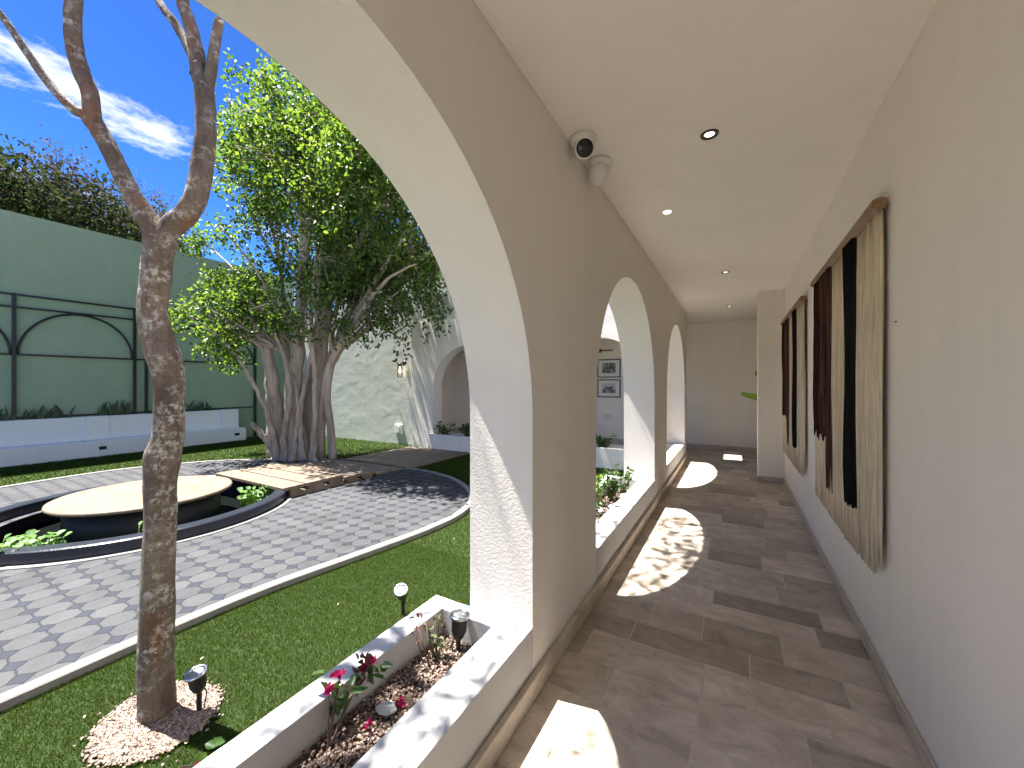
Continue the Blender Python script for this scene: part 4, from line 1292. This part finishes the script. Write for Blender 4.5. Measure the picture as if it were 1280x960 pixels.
def rock(x, y, z, s, seed, lab, mat=None):
    rn = random.Random(seed)
    bm = bmesh.new(); bmesh.ops.create_icosphere(bm, subdivisions=2, radius=1)
    for v in bm.verts:
        k = 1 + rn.uniform(-.18, .18)
        v.co = Vector((v.co.x * s[0] * k, v.co.y * s[1] * k, v.co.z * s[2] * k))
    me = bpy.data.meshes.new('rock'); bm.to_mesh(me); bm.free(); me.materials.append(mat or M['rock'])
    o = bpy.data.objects.new('rock', me); COL.objects.link(o); o.location = (x, y, z); o.rotation_euler = (0, 0, rn.random() * 3)
    return tag(o, lab, 'rock')


rock(-1.205, 1.115, .205, (.03, .045, .013), 3, 'flat white stone on the gravel of the nearest planter')
rs = 'pale stones in the second planter'
for i, (x, y, s, lab) in enumerate(((-1.12, 3.5, .055, 'pale stone nearest the camera in the second planter'), (-1.1, 4.1, .06, 'pale stone in front of the dark shrub in the second planter'), (-1.08, 4.5, .07, 'pale stone at the far end of the second planter'), (-1.22, 3.9, .06, 'pale stone under the lime green shoot'))):
    rock(x, y, .215, (s, s * .8, s * .6), 10 + i, lab)['group'] = rs
tag(MB().bbox((-8.02, 5.30, ZG + .06), (-7.93, 5.36, ZG + .12), .01).build('stone_chip', M['rock']), 'small pale stone at the foot of the leafy tree', 'rock')


def hyacinth(x, y, n, sp, seed, lab):
    rn = random.Random(seed)
    r = empty('water_plant', (x, y, -.395))
    mb = MB(); lf = MB()
    for k in range(n):
        a = rn.random() * 6.28; d = sp * math.sqrt(rn.random())
        b = Vector((x + d * math.cos(a), y + d * math.sin(a), -.40)); h = rn.uniform(.14, .37)
        e = b + Vector((rn.uniform(-.08, .08), rn.uniform(-.08, .08), h))
        mb.tube(smooth_path([b, (b + e) / 2 + Vector((rn.uniform(-.02, .02), 0, 0)), e], 3), interp([.008, .010, .004], 3), 6)
        # round cupped leaf
        s = rn.uniform(.024, .042); yaw = rn.random() * 6.28; tl_ = rn.uniform(.2, 1.0)
        mt = Matrix.Rotation(yaw, 3, 'Z') @ Matrix.Rotation(tl_, 3, 'X')
        vs = [e]
        for j in range(12):
            t_ = 2 * math.pi * j / 12
            vs.append(e + mt @ Vector((s * math.sin(t_), s * .95 * (1 - math.cos(t_)) * .9, .35 * s * abs(math.sin(t_)))))
        mid = e + mt @ Vector((0, s * .9, -.06 * s)); vs.append(mid)
        lf.add(vs, [(13, 1 + j, 1 + (j + 1) % 12) for j in range(12)], True)
    under(mb.build('stem', M['lime_leaf'], fix=False), r)
    under(lf.build('foliage', M['pale_leaf'], fix=False), r)
    tag(r, lab, 'water plant', 'water plants in the pond')


hyacinth(-6.15, 1.02, 70, .26, 1, 'pale green water plant clump at the left rim of the pond')
hyacinth(-6.35, .85, 50, .22, 5, 'water plant clump at the left edge of the frame in the pond')
hyacinth(-6.28, 3.22, 48, .2, 2, 'water plant clump under the first travertine slab')
hyacinth(-5.78, 1.75, 4, .04, 3, 'single pale leaf poking up over the pond rim near the bare tree')

# potted plant beyond the pier
pp = empty('potted_plant', (.85, 8.2, 0))
under(MB().lathe([(.15, .0), (.2, .35), (.21, .4), (.18, .4), (.17, .33)], 28, (.85, 8.2, .001)).build('pot', M['black_metal']), pp)
mb = MB(); lf = MB()
for k, (ex, ey, ez) in enumerate(((.10, 7.9, 1.37), (.35, 8.5, 1.75), (.9, 7.85, 1.9), (1.4, 8.4, 1.6), (1.1, 8.8, 1.8), (.55, 8.3, 2.0))):
    b = Vector((.85, 8.2, .33)); e = Vector((ex, ey, ez)); m_ = Vector((.85 * .7 + ex * .3, 8.2 * .7 + ey * .3, ez * .85))
    q = smooth_path([b, m_, e], 8)
    mb.tube(q[:10], interp([.014, .011, .008], 8)[:10], 6)
    dirs = (q[-1] - q[9]).normalized(); side = dirs.cross(Vector((0, 0, 1))).normalized()
    vs = []
    for i in range(9, len(q)):
        tt = (i - 9) / (len(q) - 10); w = .22 * math.sin(math.pi * (.12 + .86 * tt)) ** .8
        vs += [q[i] - side * w + Vector((0, 0, -.04 * w / .1)), q[i] + Vector((0, 0, .0)), q[i] + side * w + Vector((0, 0, -.04 * w / .1))]
    m2 = len(q) - 9
    lf.add(vs, [(i * 3 + j, i * 3 + j + 1, i * 3 + j + 4, i * 3 + j + 3) for i in range(m2 - 1) for j in range(2)], True)
under(mb.build('stem', M['lime_leaf'], fix=False), pp)
under(lf.build('foliage', M['lime_leaf'], fix=False), pp)
tag(pp, 'broad leaved green plant whose leaf sticks out behind the pier', 'plant')

# ------------------------------------------------------------------ artificial turf
OP = np.array(OUT)


def inside(px, py, poly):
    r = np.zeros(len(px), bool); n = len(poly); j = n - 1
    for i in range(n):
        xi, yi = poly[i]; xj, yj = poly[j]
        c = ((yi > py) != (yj > py)) & (px < (xj - xi) * (py - yi) / (yj - yi + 1e-12) + xi)
        r ^= c; j = i
    return r


def blades(x0, x1, y0, y1, dens, h, w):
    n = int((x1 - x0) * (y1 - y0) * dens)
    x = rng.uniform(x0, x1, n); y = rng.uniform(y0, y1, n)
    # keep what the courtyard side of the arches can see
    ok = ~inside(x, y, OUT)
    ok &= ~((x > -7.8) & (x < -5.74) & (y > 3.3))
    ok &= ((x - gc[0]) / .27) ** 2 + ((y - gc[1]) / .235) ** 2 > 1 + rng.normal(0, .12, n)
    ok &= ~((x > -1.46) & (y > CY[1] - AR) & (y < CY[1] + AR)) & ~((x > -1.46) & (y > CY[2] - AR) & (y < CY[2] + AR))
    ok &= x < -1.225
    ok &= np.hypot(x - base.x, y - base.y) > .45
    u = x * CA + y * SA; d = -x * SA + y * CA
    ok &= (d > .3) & (u / np.maximum(d, .01) > -1.75)
    x, y = x[ok], y[ok]; n = len(x)
    a = rng.uniform(0, 6.283, n); hh = h * rng.uniform(.6, 1.15, n); le = rng.normal(0, .45, (n, 2)) * hh[:, None]
    dx, dy = np.cos(a) * w, np.sin(a) * w
    z = np.full(n, ZG)
    V = np.stack([np.stack([x - dx, y - dy, z], 1), np.stack([x + dx, y + dy, z], 1), np.stack([x + le[:, 0], y + le[:, 1], z + hh], 1)], 1)
    return V


Vs = [blades(-3.6, -1.22, -.6, 3.2, 36000, .021, .0013), blades(-3.6, -1.22, 3.2, 6.0, 12000, .022, .0024), blades(-5.8, -1.22, 5.0, 8.1, 4500, .03, .004),
      blades(-13.3, -7.8, -.5, 8.3, 1900, .032, .006)]
V = np.concatenate(Vs); n = len(V)
print('blades', n)
tag(np_mesh('grass', V.reshape(-1, 3), np.arange(n * 3).reshape(-1, 3), M['turf']), 'short bright green artificial turf around the paved court', 'grass', kind='stuff')
lx = rng.uniform(-3.2, -1.6, 22); ly = rng.uniform(.3, 3.6, 22)
keep = ~inside(lx, ly, OUT)
vv, ff = leaves(np.stack([lx[keep], ly[keep], np.full(keep.sum(), ZG + .022)], 1), .022, .011, up=2.5)
tag(np_mesh('leaf_litter', vv, ff, M['litter']), 'scattered dry leaf bits lying on the turf', 'leaf litter', kind='stuff')

# ------------------------------------------------------------------ light
SUN = Vector((-.385, -.075, 1.0)).normalized()      # towards the sun
sd = bpy.data.lights.new('sun', 'SUN'); sd.energy = 4.2; sd.angle = R(.53); sd.color = (1.0, .955, .89)
so_ = bpy.data.objects.new('sun', sd); COL.objects.link(so_)
so_.rotation_euler = SUN.to_track_quat('Z', 'Y').to_euler(); so_.location = (-8, 0, 20)

w = bpy.data.worlds.new('World'); scn.world = w; w.use_nodes = True
nt = w.node_tree
bgn = nt.nodes['Background']
sky = nt.nodes.new('ShaderNodeTexSky'); sky.sky_type = 'NISHITA'; sky.sun_disc = False
sky.sun_elevation = math.asin(SUN.z); sky.sun_rotation = math.atan2(SUN.x, SUN.y)
sky.air_density = 1.0; sky.dust_density = .3; sky.ozone_density = 3.0
tc = nt.nodes.new('ShaderNodeTexCoord')


def wn_(typ, **kw):
    nd = nt.nodes.new(typ)
    for k, v in kw.items(): setattr(nd, k, v)
    return nd


def wm(op, a, b=None, clamp=False):
    nd = wn_('ShaderNodeMath', operation=op, use_clamp=clamp)
    for i, x in enumerate((a, b)):
        if x is None: continue
        if hasattr(x, 'is_output'): nt.links.new(x, nd.inputs[i])
        else: nd.inputs[i].default_value = x
    return nd.outputs[0]


sep = wn_('ShaderNodeSeparateXYZ'); nt.links.new(tc.outputs['Generated'], sep.inputs[0])
zz = wm('MAXIMUM', sep.outputs[2], .04)
cb = wn_('ShaderNodeCombineXYZ')
nt.links.new(wm('DIVIDE', sep.outputs[0], zz), cb.inputs[0]); nt.links.new(wm('DIVIDE', sep.outputs[1], zz), cb.inputs[1])
mp = wn_('ShaderNodeMapping'); mp.inputs['Scale'].default_value = (.9, .6, 1); mp.inputs['Location'].default_value = (5.3, 2.7, 0); mp.inputs['Rotation'].default_value = (0, 0, R(25))
nt.links.new(cb.outputs[0], mp.inputs[0])
nz = wn_('ShaderNodeTexNoise'); nz.inputs['Scale'].default_value = 1.3; nz.inputs['Detail'].default_value = 9; nz.inputs['Roughness'].default_value = .70; nz.inputs['Distortion'].default_value = .45
nt.links.new(mp.outputs[0], nz.inputs['Vector'])
cr = wn_('ShaderNodeValToRGB'); cr.color_ramp.elements[0].position = .535; cr.color_ramp.elements[0].color = (0, 0, 0, 1); cr.color_ramp.elements[1].position = .68; cr.color_ramp.elements[1].color = (1, 1, 1, 1)
nt.links.new(nz.outputs[0], cr.inputs[0])
mxn = wn_('ShaderNodeMix', data_type='RGBA')
nt.links.new(wm('MULTIPLY', cr.outputs[0], .9), mxn.inputs[0]); gm = wn_('ShaderNodeGamma'); gm.inputs[1].default_value = 1.7; nt.links.new(sky.outputs[0], gm.inputs[0])
sc_ = wn_('ShaderNodeMix', data_type='RGBA', blend_type='MULTIPLY'); sc_.inputs[0].default_value = 1.0
nt.links.new(gm.outputs[0], sc_.inputs[6]); sc_.inputs[7].default_value = (.108, .175, .235, 1)
nt.links.new(sc_.outputs[2], mxn.inputs[6])
mxn.inputs[7].default_value = (5.6, 5.7, 5.9, 1)
nt.links.new(mxn.outputs[2], bgn.inputs[0])
bgn.inputs[1].default_value = .05

scn.view_settings.view_transform = 'Standard'
scn.view_settings.look = 'None'
scn.view_settings.exposure = 2.5
scn.view_settings.gamma = 1.0
scn.render.engine = 'CYCLES'
cy = scn.cycles
cy.max_bounces = 12; cy.diffuse_bounces = 6; cy.glossy_bounces = 3; cy.transmission_bounces = 6; cy.transparent_max_bounces = 12
cy.use_denoising = True
cy.sample_clamp_indirect = 8
